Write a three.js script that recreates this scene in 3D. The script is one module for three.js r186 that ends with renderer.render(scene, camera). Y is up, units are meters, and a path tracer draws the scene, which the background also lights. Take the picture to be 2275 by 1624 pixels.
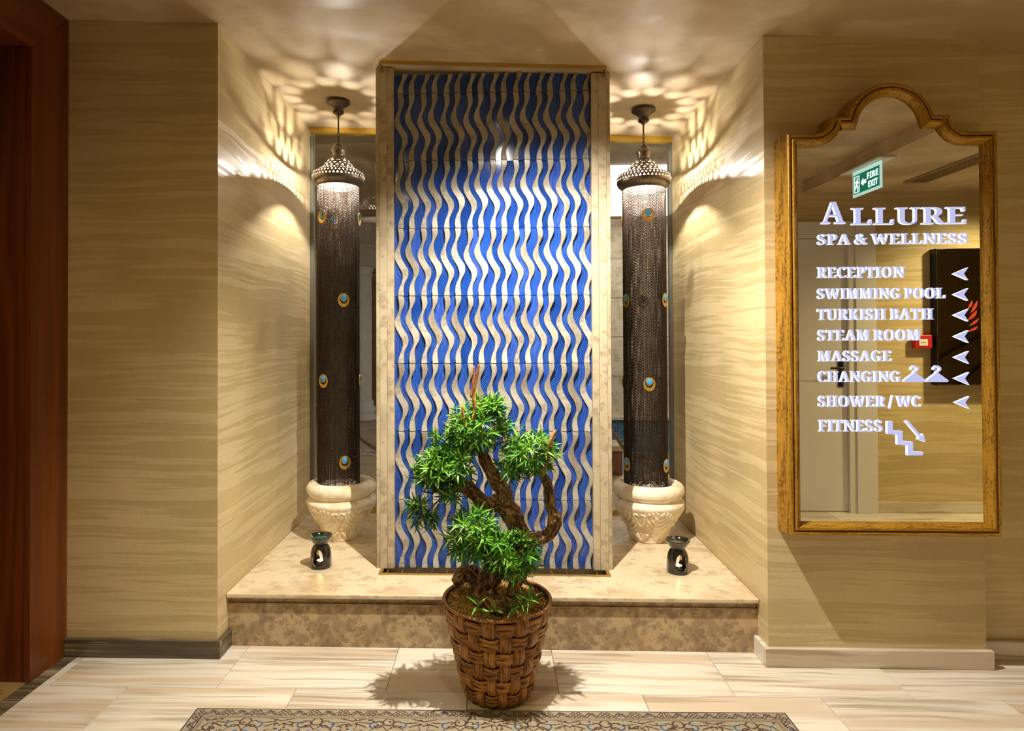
import * as THREE from 'three';
import { RoundedBoxGeometry } from 'three/addons/geometries/RoundedBoxGeometry.js';
import { mergeGeometries, toCreasedNormals } from 'three/addons/utils/BufferGeometryUtils.js';
import { FontLoader } from 'three/addons/loaders/FontLoader.js';
import { TextGeometry } from 'three/addons/geometries/TextGeometry.js';
import { RectAreaLightUniformsLib } from 'three/addons/lights/RectAreaLightUniformsLib.js';
import { Brush, Evaluator, SUBTRACTION } from 'three-bvh-csg';

// ------------------------------------------------------------------ camera, light, exposure
const W = 2275, HH = 1624, F = 1380;
const scene = new THREE.Scene();
scene.background = new THREE.Color(0x000000);
const camera = new THREE.PerspectiveCamera(2 * Math.atan(HH / 2 / F) * 180 / Math.PI, W / HH, 0.03, 60);
const CAM = { roll: -0.0037, yaw: -0.0341, pitch: -0.0108, cx: 1052.05, cy: 732.99, h: 1.2509 };
const ROT = (() => {
  const c = Math.cos, s = Math.sin, { roll: r, yaw: y, pitch: p } = CAM;
  const mul = (A, B) => A.map((row) => [0, 1, 2].map((j) => row[0] * B[0][j] + row[1] * B[1][j] + row[2] * B[2][j]));
  return mul(mul([[c(r), -s(r), 0], [s(r), c(r), 0], [0, 0, 1]], [[1, 0, 0], [0, c(p), -s(p)], [0, s(p), c(p)]]), [[c(y), 0, -s(y)], [0, 1, 0], [s(y), 0, c(y)]]);
})();
{
  const v = (a) => new THREE.Vector3(a[0], -a[1], -a[2]);
  const right = v(ROT[0]), up = v(ROT[1]).negate(), back = v(ROT[2]).negate();
  camera.matrix.makeBasis(right, up, back);
  camera.quaternion.setFromRotationMatrix(camera.matrix);
  camera.position.set(0, CAM.h, 0);
  camera.setViewOffset(W, HH, W / 2 - CAM.cx, HH / 2 - CAM.cy, W, HH);
}
const renderer = new THREE.WebGLRenderer({ antialias: true });
renderer.toneMapping = THREE.LinearToneMapping;
renderer.toneMappingExposure = 0.97;
renderer.shadowMap.enabled = true;
RectAreaLightUniformsLib.init();

// light levels of the lamps that hang or sit in the place
const L = {
  niche: { cd: 28, color: [1, 0.935, 0.83] },     // downlight in front of the water wall
  hall: { cd: 5, color: [1, 0.81, 0.38] },        // other downlights of the hall
  bulb: { cd: 6.4, color: [1, 0.94, 0.86] },     // bulbs in the pierced lamps
  pool: { cd: 2.0, color: [1, 0.97, 0.92] },
};

// a photo pixel as a point at a given distance (metres in front of the camera plane of the room)
function at(px, py, d) {
  const a = [(px - CAM.cx) / F, (py - CAM.cy) / F, 1];
  const v = [0, 1, 2].map((j) => ROT[0][j] * a[0] + ROT[1][j] * a[1] + ROT[2][j] * a[2]);
  const k = d / v[2];
  return new THREE.Vector3(v[0] * k, CAM.h - v[1] * k, -d);
}
const ceilY = (x) => (x < 2.21 ? 2.45 - 0.0423 * x : 2.270);

// ------------------------------------------------------------------ small tools
let seed = 7;
const rnd = () => { seed = (seed * 1664525 + 1013904223) >>> 0; return seed / 4294967296; };
const rr = (a, b) => a + (b - a) * rnd();
const clamp = (x, a = 0, b = 1) => Math.min(b, Math.max(a, x));
const mixn = (a, b, t) => a + (b - a) * t;
const sstep = (a, b, x) => { const t = clamp((x - a) / (b - a)); return t * t * (3 - 2 * t); };
const hash = (x, y, s) => { let h = (x * 374761393 + y * 668265263 + s * 2147483647 + 974634) | 0; h = Math.imul(h ^ (h >>> 13), 1274126177); h ^= h >>> 16; return ((h >>> 0) % 100003) / 100003; };
// value noise that repeats after px, py cells
function vn(x, y, px, py, s) {
  const xi = Math.floor(x), yi = Math.floor(y), fx = x - xi, fy = y - yi;
  const u = fx * fx * (3 - 2 * fx), v = fy * fy * (3 - 2 * fy);
  const m = (a, p) => ((a % p) + p) % p;
  const x0 = m(xi, px), x1 = m(xi + 1, px), y0 = m(yi, py), y1 = m(yi + 1, py);
  return mixn(mixn(hash(x0, y0, s), hash(x1, y0, s), u), mixn(hash(x0, y1, s), hash(x1, y1, s), u), v);
}
function fbm(u, v, fx, fy, oct, s, gain = 0.5) {
  let a = 1, t = 0, n = 0;
  for (let i = 0; i < oct; i++) { t += a * vn(u * fx, v * fy, fx, fy, s + i * 17); n += a; a *= gain; fx *= 2; fy *= 2; }
  return t / n;
}
const memo = (w, h, fn) => { const a = new Array(w * h); return (u, v) => { const k = Math.round(v * h) * w + Math.round(u * w); return a[k] ?? (a[k] = fn(u, v)); }; };
function tex(w, h, fn, { srgb = true } = {}) {
  const d = new Uint8Array(w * h * 4);
  for (let j = 0; j < h; j++) for (let i = 0; i < w; i++) {
    const c = fn(i / w, j / h), k = (j * w + i) * 4;
    d[k] = clamp(c[0]) * 255; d[k + 1] = clamp(c[1]) * 255; d[k + 2] = clamp(c[2]) * 255; d[k + 3] = 255;
  }
  const t = new THREE.DataTexture(d, w, h, THREE.RGBAFormat);
  t.wrapS = t.wrapT = THREE.RepeatWrapping; t.magFilter = THREE.LinearFilter; t.minFilter = THREE.LinearFilter;
  if (srgb) t.colorSpace = THREE.SRGBColorSpace;
  t.needsUpdate = true;
  return t;
}
const grey = (w, h, fn) => tex(w, h, (u, v) => { const g = fn(u, v); return [g, g, g]; }, { srgb: false });
const rep = (t, x, y) => { const c = t.clone(); c.repeat.set(x, y); c.needsUpdate = true; return c; };
const mix3 = (a, b, t) => [mixn(a[0], b[0], t), mixn(a[1], b[1], t), mixn(a[2], b[2], t)];
const rgb = (r, g, b) => [r / 255, g / 255, b / 255];
const std = (o) => new THREE.MeshStandardMaterial(o);
const phy = (o) => new THREE.MeshPhysicalMaterial(o);

const taken = {};
function numbered(n) { if (!(n in taken)) { taken[n] = 0; return n; } taken[n]++; return n + '_' + String(taken[n]).padStart(3, '0'); }
function mesh(name, geo, mat, parent) { const m = new THREE.Mesh(geo, mat); m.name = name; if (parent) parent.add(m); return m; }
function thing(name, label, category, pos = [0, 0, 0], group) {
  const g = new THREE.Group(); g.name = numbered(name); g.position.set(...pos);
  g.userData = { label, category }; if (group) g.userData.group = group; scene.add(g); return g;
}
function solo(name, geo, mat, label, category, pos = [0, 0, 0], group) {
  const m = mesh(numbered(name), geo, mat, scene); m.position.set(...pos);
  m.userData = { label, category }; if (group) m.userData.group = group; return m;
}
function struct(name, label, category) { const g = thing(name, label, category); g.userData.kind = 'structure'; return g; }
// uv in metres from the face direction
function wuv(geo, ox = 0, oy = 0) {
  const g = geo.index ? geo.toNonIndexed() : geo; if (!g.attributes.normal) g.computeVertexNormals();
  const p = g.attributes.position, n = g.attributes.normal, uv = new Float32Array(p.count * 2);
  for (let i = 0; i < p.count; i++) {
    const ax = Math.abs(n.getX(i)), ay = Math.abs(n.getY(i)), az = Math.abs(n.getZ(i));
    let u, v;
    if (ax > ay && ax > az) { u = p.getZ(i); v = p.getY(i); } else if (ay > az) { u = p.getX(i); v = p.getZ(i); } else { u = p.getX(i); v = p.getY(i); }
    uv[i * 2] = u + ox; uv[i * 2 + 1] = v + oy;
  }
  g.setAttribute('uv', new THREE.BufferAttribute(uv, 2)); return g;
}
function box(x0, x1, y0, y1, z0, z1, r = 0, ox = 0, oy = 0) {
  const w = x1 - x0, h = y1 - y0, d = z1 - z0;
  const g = r ? new RoundedBoxGeometry(w, h, d, 2, r) : new THREE.BoxGeometry(w, h, d);
  g.translate((x0 + x1) / 2, (y0 + y1) / 2, (z0 + z1) / 2); return wuv(g, ox, oy);
}
function grid(nu, nv, fn, flip = false) {
  const pos = [], uv = [], idx = [];
  for (let j = 0; j <= nv; j++) for (let i = 0; i <= nu; i++) { const p = fn(i / nu, j / nv); pos.push(p[0], p[1], p[2]); uv.push(p[3] ?? i / nu, p[4] ?? j / nv); }
  for (let j = 0; j < nv; j++) for (let i = 0; i < nu; i++) {
    const a = j * (nu + 1) + i, b = a + 1, c = a + nu + 1, d = c + 1;
    if (flip) idx.push(a, c, b, b, c, d); else idx.push(a, b, c, b, d, c);
  }
  const g = new THREE.BufferGeometry();
  g.setAttribute('position', new THREE.Float32BufferAttribute(pos, 3)); g.setAttribute('uv', new THREE.Float32BufferAttribute(uv, 2));
  g.setIndex(idx); g.computeVertexNormals(); return g;
}
const merge = (list) => mergeGeometries(list.map((g) => { const q = g.index ? g.toNonIndexed() : g; for (const k of Object.keys(q.attributes)) if (!['position', 'normal', 'uv', 'color'].includes(k)) q.deleteAttribute(k); return q; }));
const lathe = (pts, n = 64) => new THREE.LatheGeometry(pts.map((p) => new THREE.Vector2(p[0], p[1])), n);
const tube = (pts, r, n = 24, m = 8) => new THREE.TubeGeometry(new THREE.CatmullRomCurve3(pts.map((p) => (p.isVector3 ? p : new THREE.Vector3(...p)))), n, r, m);

// ------------------------------------------------------------------ surfaces
// brushed plaster of the walls: silky streaks over a matt ground; both maps share one pattern
const streak = memo(1024, 1024, (u, v) => {
  const w = 0.02 * (fbm(u, v, 3, 3, 3, 5) - 0.5) + 0.006 * (fbm(u, v, 9, 7, 2, 6) - 0.5);
  const a = fbm(u, v + w, 3, 64, 3, 11, 0.6), b = fbm(u, v + w, 8, 190, 2, 41, 0.5), c = fbm(u, v, 5, 6, 4, 77), d = fbm(u, v, 220, 220, 1, 91);
  return { s: sstep(0.42, 0.60, 0.62 * a + 0.38 * b + 0.22 * (c - 0.5)), c, d };
});
const PS = 1024;
const plasterMap = tex(PS, PS, (u, v) => {
  const { s, c, d } = streak(u, v);
  const col = mix3(rgb(194, 173, 126), rgb(207, 187, 143), s);
  const k = 1 + 0.10 * (c - 0.5) + 0.03 * (d - 0.5);
  return col.map((x) => x * k);
});
const plasterRough = grey(PS, PS, (u, v) => { const { s, d } = streak(u, v); return mixn(0.32, 0.50, s); });
const plasterBump = grey(PS, PS, (u, v) => { const { s, d } = streak(u, v); return 0.6 * s; });
const wallMat = std({ map: rep(plasterMap, 0.55, 0.55), roughnessMap: rep(plasterRough, 0.55, 0.55), bumpMap: rep(plasterBump, 0.55, 0.55), bumpScale: 0.0008, roughness: 1 });
const ceilFn = memo(1024, 1024, (u, v) => {
  const wu = u + 0.12 * (fbm(u, v, 3, 3, 3, 3) - 0.5), wv = v + 0.12 * (fbm(u, v, 3, 3, 3, 8) - 0.5);
  return 0.6 * fbm(wu, wv, 5, 9, 5, 21, 0.6) + 0.4 * fbm(wu + 0.2 * wv, wv, 14, 18, 4, 61, 0.55);
});
const ceilMap = tex(PS, PS, (u, v) => mix3(rgb(186, 163, 126), rgb(212, 193, 160), sstep(0.36, 0.66, ceilFn(u, v))));
const ceilRough = grey(PS, PS, (u, v) => 0.42 + 0.25 * sstep(0.35, 0.65, ceilFn(u, v)));
const ceilMat = std({ map: rep(ceilMap, 0.5, 0.5), roughnessMap: rep(ceilRough, 0.5, 0.5), bumpMap: rep(ceilRough, 0.5, 0.5), bumpScale: 0.004, roughness: 1 });

// veined floor marble, veins along x
const marbleFn = (u, v) => {
  const w = 0.035 * (fbm(u, v, 4, 4, 4, 31) - 0.5) + 0.008 * (fbm(u, v, 14, 12, 3, 36) - 0.5);
  const a = fbm(u, v + w, 2, 24, 4, 3, 0.6), b = fbm(u, v + w, 5, 110, 3, 9, 0.55), z = fbm(u, v, 6, 5, 3, 50), t = fbm(u, v + w, 8, 220, 2, 19);
  return { a: sstep(0.5, 0.72, a + 0.45 * (z - 0.5)), b: sstep(0.50, 0.68, b) * sstep(0.34, 0.56, z), r: sstep(0.50, 0.72, fbm(u, v + w, 3, 30, 3, 88)), t: sstep(0.5, 0.8, t) };
};
const marbleMap = tex(2048, 1024, (u, v) => {
  const { a, b, r, t } = marbleFn(u, v);
  let c = rgb(218, 210, 194);
  c = mix3(c, rgb(192, 166, 136), 0.55 * r);
  c = mix3(c, rgb(146, 130, 108), 0.6 * a * (0.3 + 0.7 * t));
  return mix3(c, rgb(150, 132, 110), 0.5 * b);
});
const marbleDark = tex(1024, 512, (u, v) => { const { a, b, r, t } = marbleFn(u, v); return mix3(mix3(rgb(74, 64, 48), rgb(112, 99, 76), 0.6 * r + 0.5 * t), rgb(160, 146, 118), 0.75 * b + 0.3 * a); });
const floorMat = std({ map: rep(marbleMap, 0.4, 0.8), roughness: 0.2 });
const baseDark = std({ map: rep(marbleDark, 0.6, 2.4), roughness: 0.3 });
const baseLight = std({ map: rep(marbleMap, 0.5, 0.6), roughness: 0.25 });

// honed limestone of the step and the water wall
const stoneFn = memo(1024, 1024, (u, v) => {
  const wu = u + 0.05 * fbm(u, v, 6, 6, 3, 2), wv = v + 0.05 * fbm(u, v, 6, 6, 3, 4);
  return { a: fbm(wu, wv, 5, 6, 5, 12, 0.6), b: fbm(wu, wv, 24, 24, 4, 33, 0.6), p: fbm(u, v, 300, 300, 1, 55), q: fbm(wu, wv, 11, 11, 5, 91, 0.65) };
});
const stoneMap = tex(PS, PS, (u, v) => {
  const { a, b, p } = stoneFn(u, v);
  let c = mix3(rgb(222, 206, 176), rgb(204, 184, 150), sstep(0.42, 0.62, a));
  c = mix3(c, rgb(172, 150, 118), 0.5 * sstep(0.52, 0.72, b));
  return mix3(c, rgb(128, 108, 84), 0.4 * sstep(0.84, 0.95, p));
});
const stoneBump = grey(PS, PS, (u, v) => { const { b, p } = stoneFn(u, v); return 0.5 * b + 0.3 * (1 - sstep(0.84, 0.95, p)); });
const slabMat = std({ map: rep(stoneMap, 1.1, 1.4), color: new THREE.Color(0.92, 0.9, 0.86), roughness: 0.38, bumpMap: rep(stoneBump, 1.1, 1.4), bumpScale: 0.0006 });
const riserMap = tex(PS, PS, (u, v) => {
  const { a, b, q } = stoneFn(u, v);
  let c = mix3(rgb(190, 168, 132), rgb(160, 138, 106), sstep(0.38, 0.62, q));
  c = mix3(c, rgb(124, 104, 80), 0.6 * sstep(0.50, 0.68, b));
  return mix3(c, rgb(200, 182, 150), 0.5 * sstep(0.55, 0.70, a));
});
const riserMat = std({ map: rep(riserMap, 2.0, 2.0), color: new THREE.Color(0.95, 0.92, 0.88), roughness: 0.5, bumpMap: rep(stoneBump, 2.2, 2.2), bumpScale: 0.0008 });

const waveMap = tex(PS, PS, (u, v) => {
  const { a, b } = stoneFn(u, v), p = fbm(u, v, 260, 260, 1, 58);
  let c = mix3(rgb(206, 198, 182), rgb(188, 177, 158), sstep(0.40, 0.62, a));
  c = mix3(c, rgb(146, 134, 116), 0.5 * sstep(0.50, 0.72, b));
  return mix3(c, rgb(120, 108, 92), 0.42 * sstep(0.80, 0.94, p));
});
const waveStoneMats = [0.71, 0.65, 0.59].map((c) => std({ map: rep(waveMap, 2.4, 2.4), color: new THREE.Color(c, c, c), roughness: 0.34, bumpMap: rep(stoneBump, 2.4, 2.4), bumpScale: 0.0003 }));
const postMat = std({ map: rep(waveMap, 1.2, 1.2), color: new THREE.Color(0.84, 0.77, 0.63), roughness: 0.45, bumpMap: rep(stoneBump, 2.5, 2.5), bumpScale: 0.0004 });
const potMap = tex(512, 512, (u, v) => { const c = mix3(rgb(240, 230, 206), rgb(222, 204, 168), sstep(0.45, 0.68, fbm(u, v, 6, 6, 4, 71))); return mix3(c, rgb(190, 160, 116), 0.5 * sstep(0.58, 0.78, fbm(u, v, 14, 14, 4, 81))); });
const potStone = std({ map: rep(potMap, 2, 2), roughness: 0.8, bumpMap: rep(stoneBump, 4, 4), bumpScale: 0.0004 });

// blue cast glass: ribs and speckle
const glassMats = [[10, 0, 0], [18, 3, 1], [40, 24, 1], [26, -14, 1]].map(([freq, tilt, deep], k) => {
  const f = (u, v) => {
    const sp = fbm(u, v, 230, 230, 1, 5 + k), w = fbm(u, v, 5, 4, 3, 70 + k);
    return { sp, rib: 0.5 + 0.5 * Math.sin(2 * Math.PI * (u * freq + v * tilt + 1.6 * w)), w };
  };
  const m = tex(512, 512, (u, v) => { const { sp, w } = f(u, v); const c = mix3(rgb(12, 52, 150), rgb(38, 104, 206), 0.2 + 0.6 * sp + 0.5 * (w - 0.5)); return c; });
  const b = grey(512, 512, (u, v) => { const { sp, rib } = f(u, v); return 0.62 * rib + 0.38 * sp; });
  return phy({ map: rep(m, 4, 4), bumpMap: rep(b, 4, 4), bumpScale: deep ? 0.0060 : 0.0042, roughness: 0.2, clearcoat: 0.7, clearcoatRoughness: 0.12, specularIntensity: 0.8 });
});
const jointMat = std({ color: new THREE.Color(0.34, 0.32, 0.29), roughness: 0.8 }); // grey mortar bed
const brass = std({ color: new THREE.Color(0.62, 0.42, 0.12), metalness: 0.85, roughness: 0.32 });
const brassDull = std({ color: new THREE.Color(0.58, 0.36, 0.04), metalness: 0.3, roughness: 0.45 });

// red brown wood with cathedral grain along v
const woodFn = (u, v, s) => {
  const w = 0.10 * (fbm(u, v, 3, 2, 3, s) - 0.5);
  const ring = Math.sin((u + w) * 30 + 16 * fbm(u + w, v, 3, 1, 3, s + 5));
  return 0.5 + 0.22 * ring + 0.55 * (fbm(u, v, 90, 6, 3, s + 9) - 0.5);
};
const woodMap = tex(512, 1024, (u, v) => mix3(rgb(86, 40, 14), rgb(130, 68, 26), clamp(woodFn(u, v, 4))));
const woodMat = std({ map: rep(woodMap, 2.2, 0.6), roughness: 0.32 });
const woodMatH = std({ map: (() => { const t = rep(woodMap, 2.2, 0.6); t.rotation = Math.PI / 2; return t; })(), roughness: 0.32 });

// antique gold of the mirror frame
const goldFn = (u, v) => 0.55 * fbm(u, v, 6, 40, 4, 7) + 0.45 * fbm(u, v, 60, 60, 2, 17);
const goldMap = tex(512, 512, (u, v) => mix3(rgb(116, 80, 20), rgb(184, 136, 42), sstep(0.22, 0.60, goldFn(u, v))));
const goldMat = std({ map: rep(goldMap, 2, 8), metalness: 0.4, roughness: 0.36 });
const whitePaint = std({ color: new THREE.Color(0.72, 0.69, 0.64), roughness: 0.45 });
const blackMat = std({ color: new THREE.Color(0.012, 0.011, 0.012), roughness: 0.3 });

// ------------------------------------------------------------------ the room
const XL = -1.09, XR = 1.034, DW = 2.41, DB = 3.648, DS = 2.503, HS = 0.218, X0 = -1.695, X5 = 1.84, PD = 2.771;
const TOP = 2.62;
{ // floor: marble tiles 610 x 305 mm laid in rows from the step towards the camera
  const floor = struct('floor', 'polished beige marble tile floor with grey brown veins', 'floor');
  mesh('screed', box(-3.2, 7.2, -0.12, -0.012, -3.72, 1.4), riserMat, floor);
  const variants = [];
  for (let k = 0; k < 14; k++) { const g = new RoundedBoxGeometry(0.6085, 0.012, 0.3035, 1, 0.0012); g.translate(0, -0.006, 0); variants.push(wuv(g, rr(0, 2.5), rr(0, 1.25) + 0.09 * k)); }
  for (let r = 0; r < 13; r++) {
    const z = -DS + 0.305 * (r + 0.5), off = r % 2 ? -0.1 : 0.22;
    for (let k = -4; k < 12; k++) {
      const x = off + 0.61 * (k + 0.5);
      if (x < X0 + 0.02 - 0.31 || x > 6.6) continue;
      if (x - 0.305 < X0 + 0.05) { // cut to the door threshold
        const w = x + 0.304 - (X0 + 0.052); if (w < 0.03) continue;
        const g = new RoundedBoxGeometry(w, 0.012, 0.3035, 1, 0.0012); g.translate(X0 + 0.052 + w / 2, -0.006, z); mesh('tile', wuv(g, rr(0, 2), rr(0, 1)), floorMat, floor); continue;
      }
      const m = mesh('tile', variants[Math.floor(rnd() * 14)], floorMat, floor); m.position.set(x, 0, z); if (rnd() < 0.5) m.rotation.y = Math.PI;
    }
  }
  mesh('threshold_strip', box(X0 - 0.01, X0 + 0.05, -0.012, 0.0, -DW, 1.4), baseDark, floor);
  mesh('threshold', box(X0 - 0.4, X0 - 0.011, -0.012, -0.001, -DW, 1.4), std({ map: rep(stoneMap, 3, 3), color: new THREE.Color(0.42, 0.3, 0.16), roughness: 0.5 }), floor);
  mesh('tile', box(1.86, 7, -0.012, 0.0, -2.6, -DS - 0.001, 0, 0.3, 0.2), floorMat, floor);
}
{ // ceiling: slopes a little to the right, then drops to a lower soffit in the corridor
  const c = struct('ceiling', 'beige trowelled plaster ceiling', 'ceiling');
  const sh = new THREE.Shape([[-2.2, ceilY(-2.2)], [2.21, ceilY(2.2099)], [2.21, 2.270], [7.2, 2.270], [7.2, 2.75], [-2.2, 2.75]].map((p) => new THREE.Vector2(...p)));
  const g = new THREE.ExtrudeGeometry(sh, { depth: 3.66 + 1.4, bevelEnabled: false }); g.translate(0, 0, -3.66);
  mesh('plaster', wuv(g), ceilMat, c);
}
{
  const w = struct('wall_left', 'beige brushed plaster wall between wooden door and niche', 'wall');
  mesh('plaster', box(-2.2, XL, 0, TOP, -3.74, -DW), wallMat, w);
  const r = struct('wall_right', 'beige brushed plaster wall carrying the gold mirror', 'wall');
  mesh('plaster', box(XR, X5, 0, TOP - 0.1, -3.74, -DW, 0, 0.7, 0.37), wallMat, r);
  mesh('recessed_plaster', box(X5, 7.2, 0, TOP - 0.1, -2.75, -2.487, 0, 0.2, 0.9), wallMat, r);
  const s = struct('wall_side', 'beige plaster side wall around the wooden door', 'wall');
  mesh('plaster', box(X0 - 0.4, X0 - 0.012, 0, TOP, -0.9, 1.4), wallMat, s);
  mesh('plaster', box(X0 - 0.4, X0 - 0.012, 2.5, TOP, -DW, -0.9), wallMat, s);
  const b = struct('wall_back', 'beige plaster wall opposite the niche', 'wall');
  mesh('plaster', box(X0 - 0.4, 1.3, 0, TOP, 1.25, 1.4), wallMat, b);
  mesh('return', box(1.3, 1.45, 0, TOP - 0.1, -0.17, 1.4), wallMat, b);
  mesh('plaster', box(1.45, 7.2, 0, TOP - 0.1, -0.17, 0.0), wallMat, b);
  mesh('end', box(7.0, 7.2, 0, TOP - 0.1, -2.49, -0.17), wallMat, b);
}
{ // baseboards: a long piece and the return into the niche
  const piece = (name, list, mat, label) => { const s = struct(name, label, 'baseboard'); for (const [n, ...b] of list) mesh(n, box(...b, 0.003, rr(0, 1), rr(0, 1)), mat, s); };
  piece('baseboard_left', [['board', X0 + 0.001, XL + 0.018, 0, 0.07, -DW, -DW + 0.0184], ['board', XL, XL + 0.018, 0, 0.07, -DS + 0.001, -DW - 0.001]], baseDark, 'dark veined marble baseboard under the wall by the wooden door');
  piece('baseboard_right', [['board', XR - 0.018, X5 + 0.018, 0, 0.07, -DW, -DW + 0.0184], ['board', XR - 0.018, XR, 0, 0.07, -DS + 0.001, -DW - 0.001]], baseLight, 'pale marble baseboard under the gold mirror');
  piece('baseboard_recess', [['board', X5 + 0.02, 7, 0, 0.07, -2.487, -2.469]], baseLight, 'pale marble baseboard of the wall set back beside the mirror wall');
  piece('baseboard_back', [['board', 2.687, 7, 0, 0.075, -0.188, -0.17]], baseLight, 'pale marble baseboard opposite the mirror');
}
{ // stone step of the niche
  const s = struct('stone_step', 'raised limestone step filling the niche', 'step');
  mesh('riser', box(XL + 0.0005, XR - 0.0005, 0, 0.172, -3.64, -DS), riserMat, s);
  const xs = [XL + 0.0005, -0.31, 0.30, XR - 0.0005];
  for (let k = 0; k < 3; k++) mesh('riser_tile', box(xs[k], xs[k + 1] - 0.001, 0.172, 0.198, -2.60, -DS - 0.006, 0.001, k * 0.7, 0.3 * k), riserMat, s);
  const slab = (x0, x1, z0, z1, k) => mesh('slab', box(x0, x1, 0.198, HS, z0, z1, 0.006, k * 0.41, k * 0.27), slabMat, s);
  slab(XL + 0.0005, XR - 0.0005, -2.700, -2.483, 0);
  slab(XL + 0.0005, -0.512, -3.09, -2.7005, 1); slab(XL + 0.0005, -0.3, -3.645, -3.0905, 2);
  slab(0.497, XR - 0.0005, -3.09, -2.7005, 3); slab(0.3, XR - 0.0005, -3.645, -3.0905, 4);
}
{ // glass wall at the back of the niche
  const w = struct('window_1', 'clear glass pane behind the water wall with brass channel', 'window');
  const pane = mesh('pane', box(XL + 0.02, XR - 0.02, 0.242, 2.40, -DB - 0.006, -DB + 0.006), phy({ color: 0xffffff, transmission: 1, thickness: 0, roughness: 0.0, ior: 1.5 }), w);
  pane.userData.label = 'clear glass pane';
  const top = (x0, x1) => { const g = new THREE.ExtrudeGeometry(new THREE.Shape([[x0, ceilY(x0) - 0.032], [x1, ceilY(x1) - 0.032], [x1, ceilY(x1) - 0.001], [x0, ceilY(x0) - 0.001]].map((p) => new THREE.Vector2(...p))), { depth: 0.04, bevelEnabled: false }); g.translate(0, 0, -DB - 0.02); return wuv(g); };
  mesh('top_channel', top(XL + 0.001, XR - 0.001), brassDull, w);
  mesh('bottom_channel', box(XL + 0.001, XR - 0.001, HS, 0.242, -DB - 0.015, -DB + 0.015), brassDull, w);
  const seal = std({ color: new THREE.Color(0.16, 0.165, 0.13), roughness: 0.4 });
  mesh('seal', box(XL + 0.001, XL + 0.02, 0.242, 2.44, -DB - 0.012, -DB + 0.012), seal, w);
  mesh('seal', box(XR - 0.02, XR - 0.001, 0.242, 2.37, -DB - 0.012, -DB + 0.012), seal, w);
}
{ // wooden door in the side wall, left
  const d = struct('door_1', 'red brown wooden door with broad flat casing', 'door');
  const x = X0;
  const cas = (pts, mat, name) => { const g = new THREE.ExtrudeGeometry(new THREE.Shape(pts.map((p) => new THREE.Vector2(...p))), { depth: 0.022, bevelEnabled: true, bevelSize: 0.0015, bevelThickness: 0.0015, bevelSegments: 1 }); g.rotateY(-Math.PI / 2); g.translate(x, 0, 0); return mesh(name, wuv(g, 0.3, 0.1), mat, d); };
  // shape x = z of the room, y = height; the casing's mitre runs from the ceiling corner
  const z0 = -DW + 0.001, z1 = -2.215, yT = 2.517, yB = 2.322, zF = -0.96;
  cas([[z0, 0], [z1 - 0.001, 0], [z1 - 0.001, yB], [z0, yT - 0.002]], woodMat, 'casing_board');
  cas([[z0 + 0.002, yT], [z1, yB + 0.002], [zF - 0.195, yB + 0.002], [zF, yT]], woodMatH, 'casing_head');
  cas([[zF, 0], [zF, yT - 0.002], [zF - 0.195, yB], [zF - 0.195, 0]], woodMat, 'casing_board');
  mesh('jamb', box(x - 0.12, x - 0.024, 0, yB, -2.26, z1 - 0.002), woodMat, d);
  mesh('jamb', box(x - 0.12, x - 0.024, 0, yB, zF - 0.193, zF - 0.15), woodMat, d);
  mesh('jamb_head', box(x - 0.12, x - 0.024, yB + 0.003, yB + 0.05, -2.26, zF - 0.15), woodMatH, d);
  mesh('leaf', box(x - 0.17, x - 0.13, 0.006, yB - 0.01, -2.205, zF - 0.2, 0.003), woodMat, d);
  mesh('frame_back', box(x - 0.4, x - 0.122, 0, TOP, -2.4, -2.212), woodMat, d);
}

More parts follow.
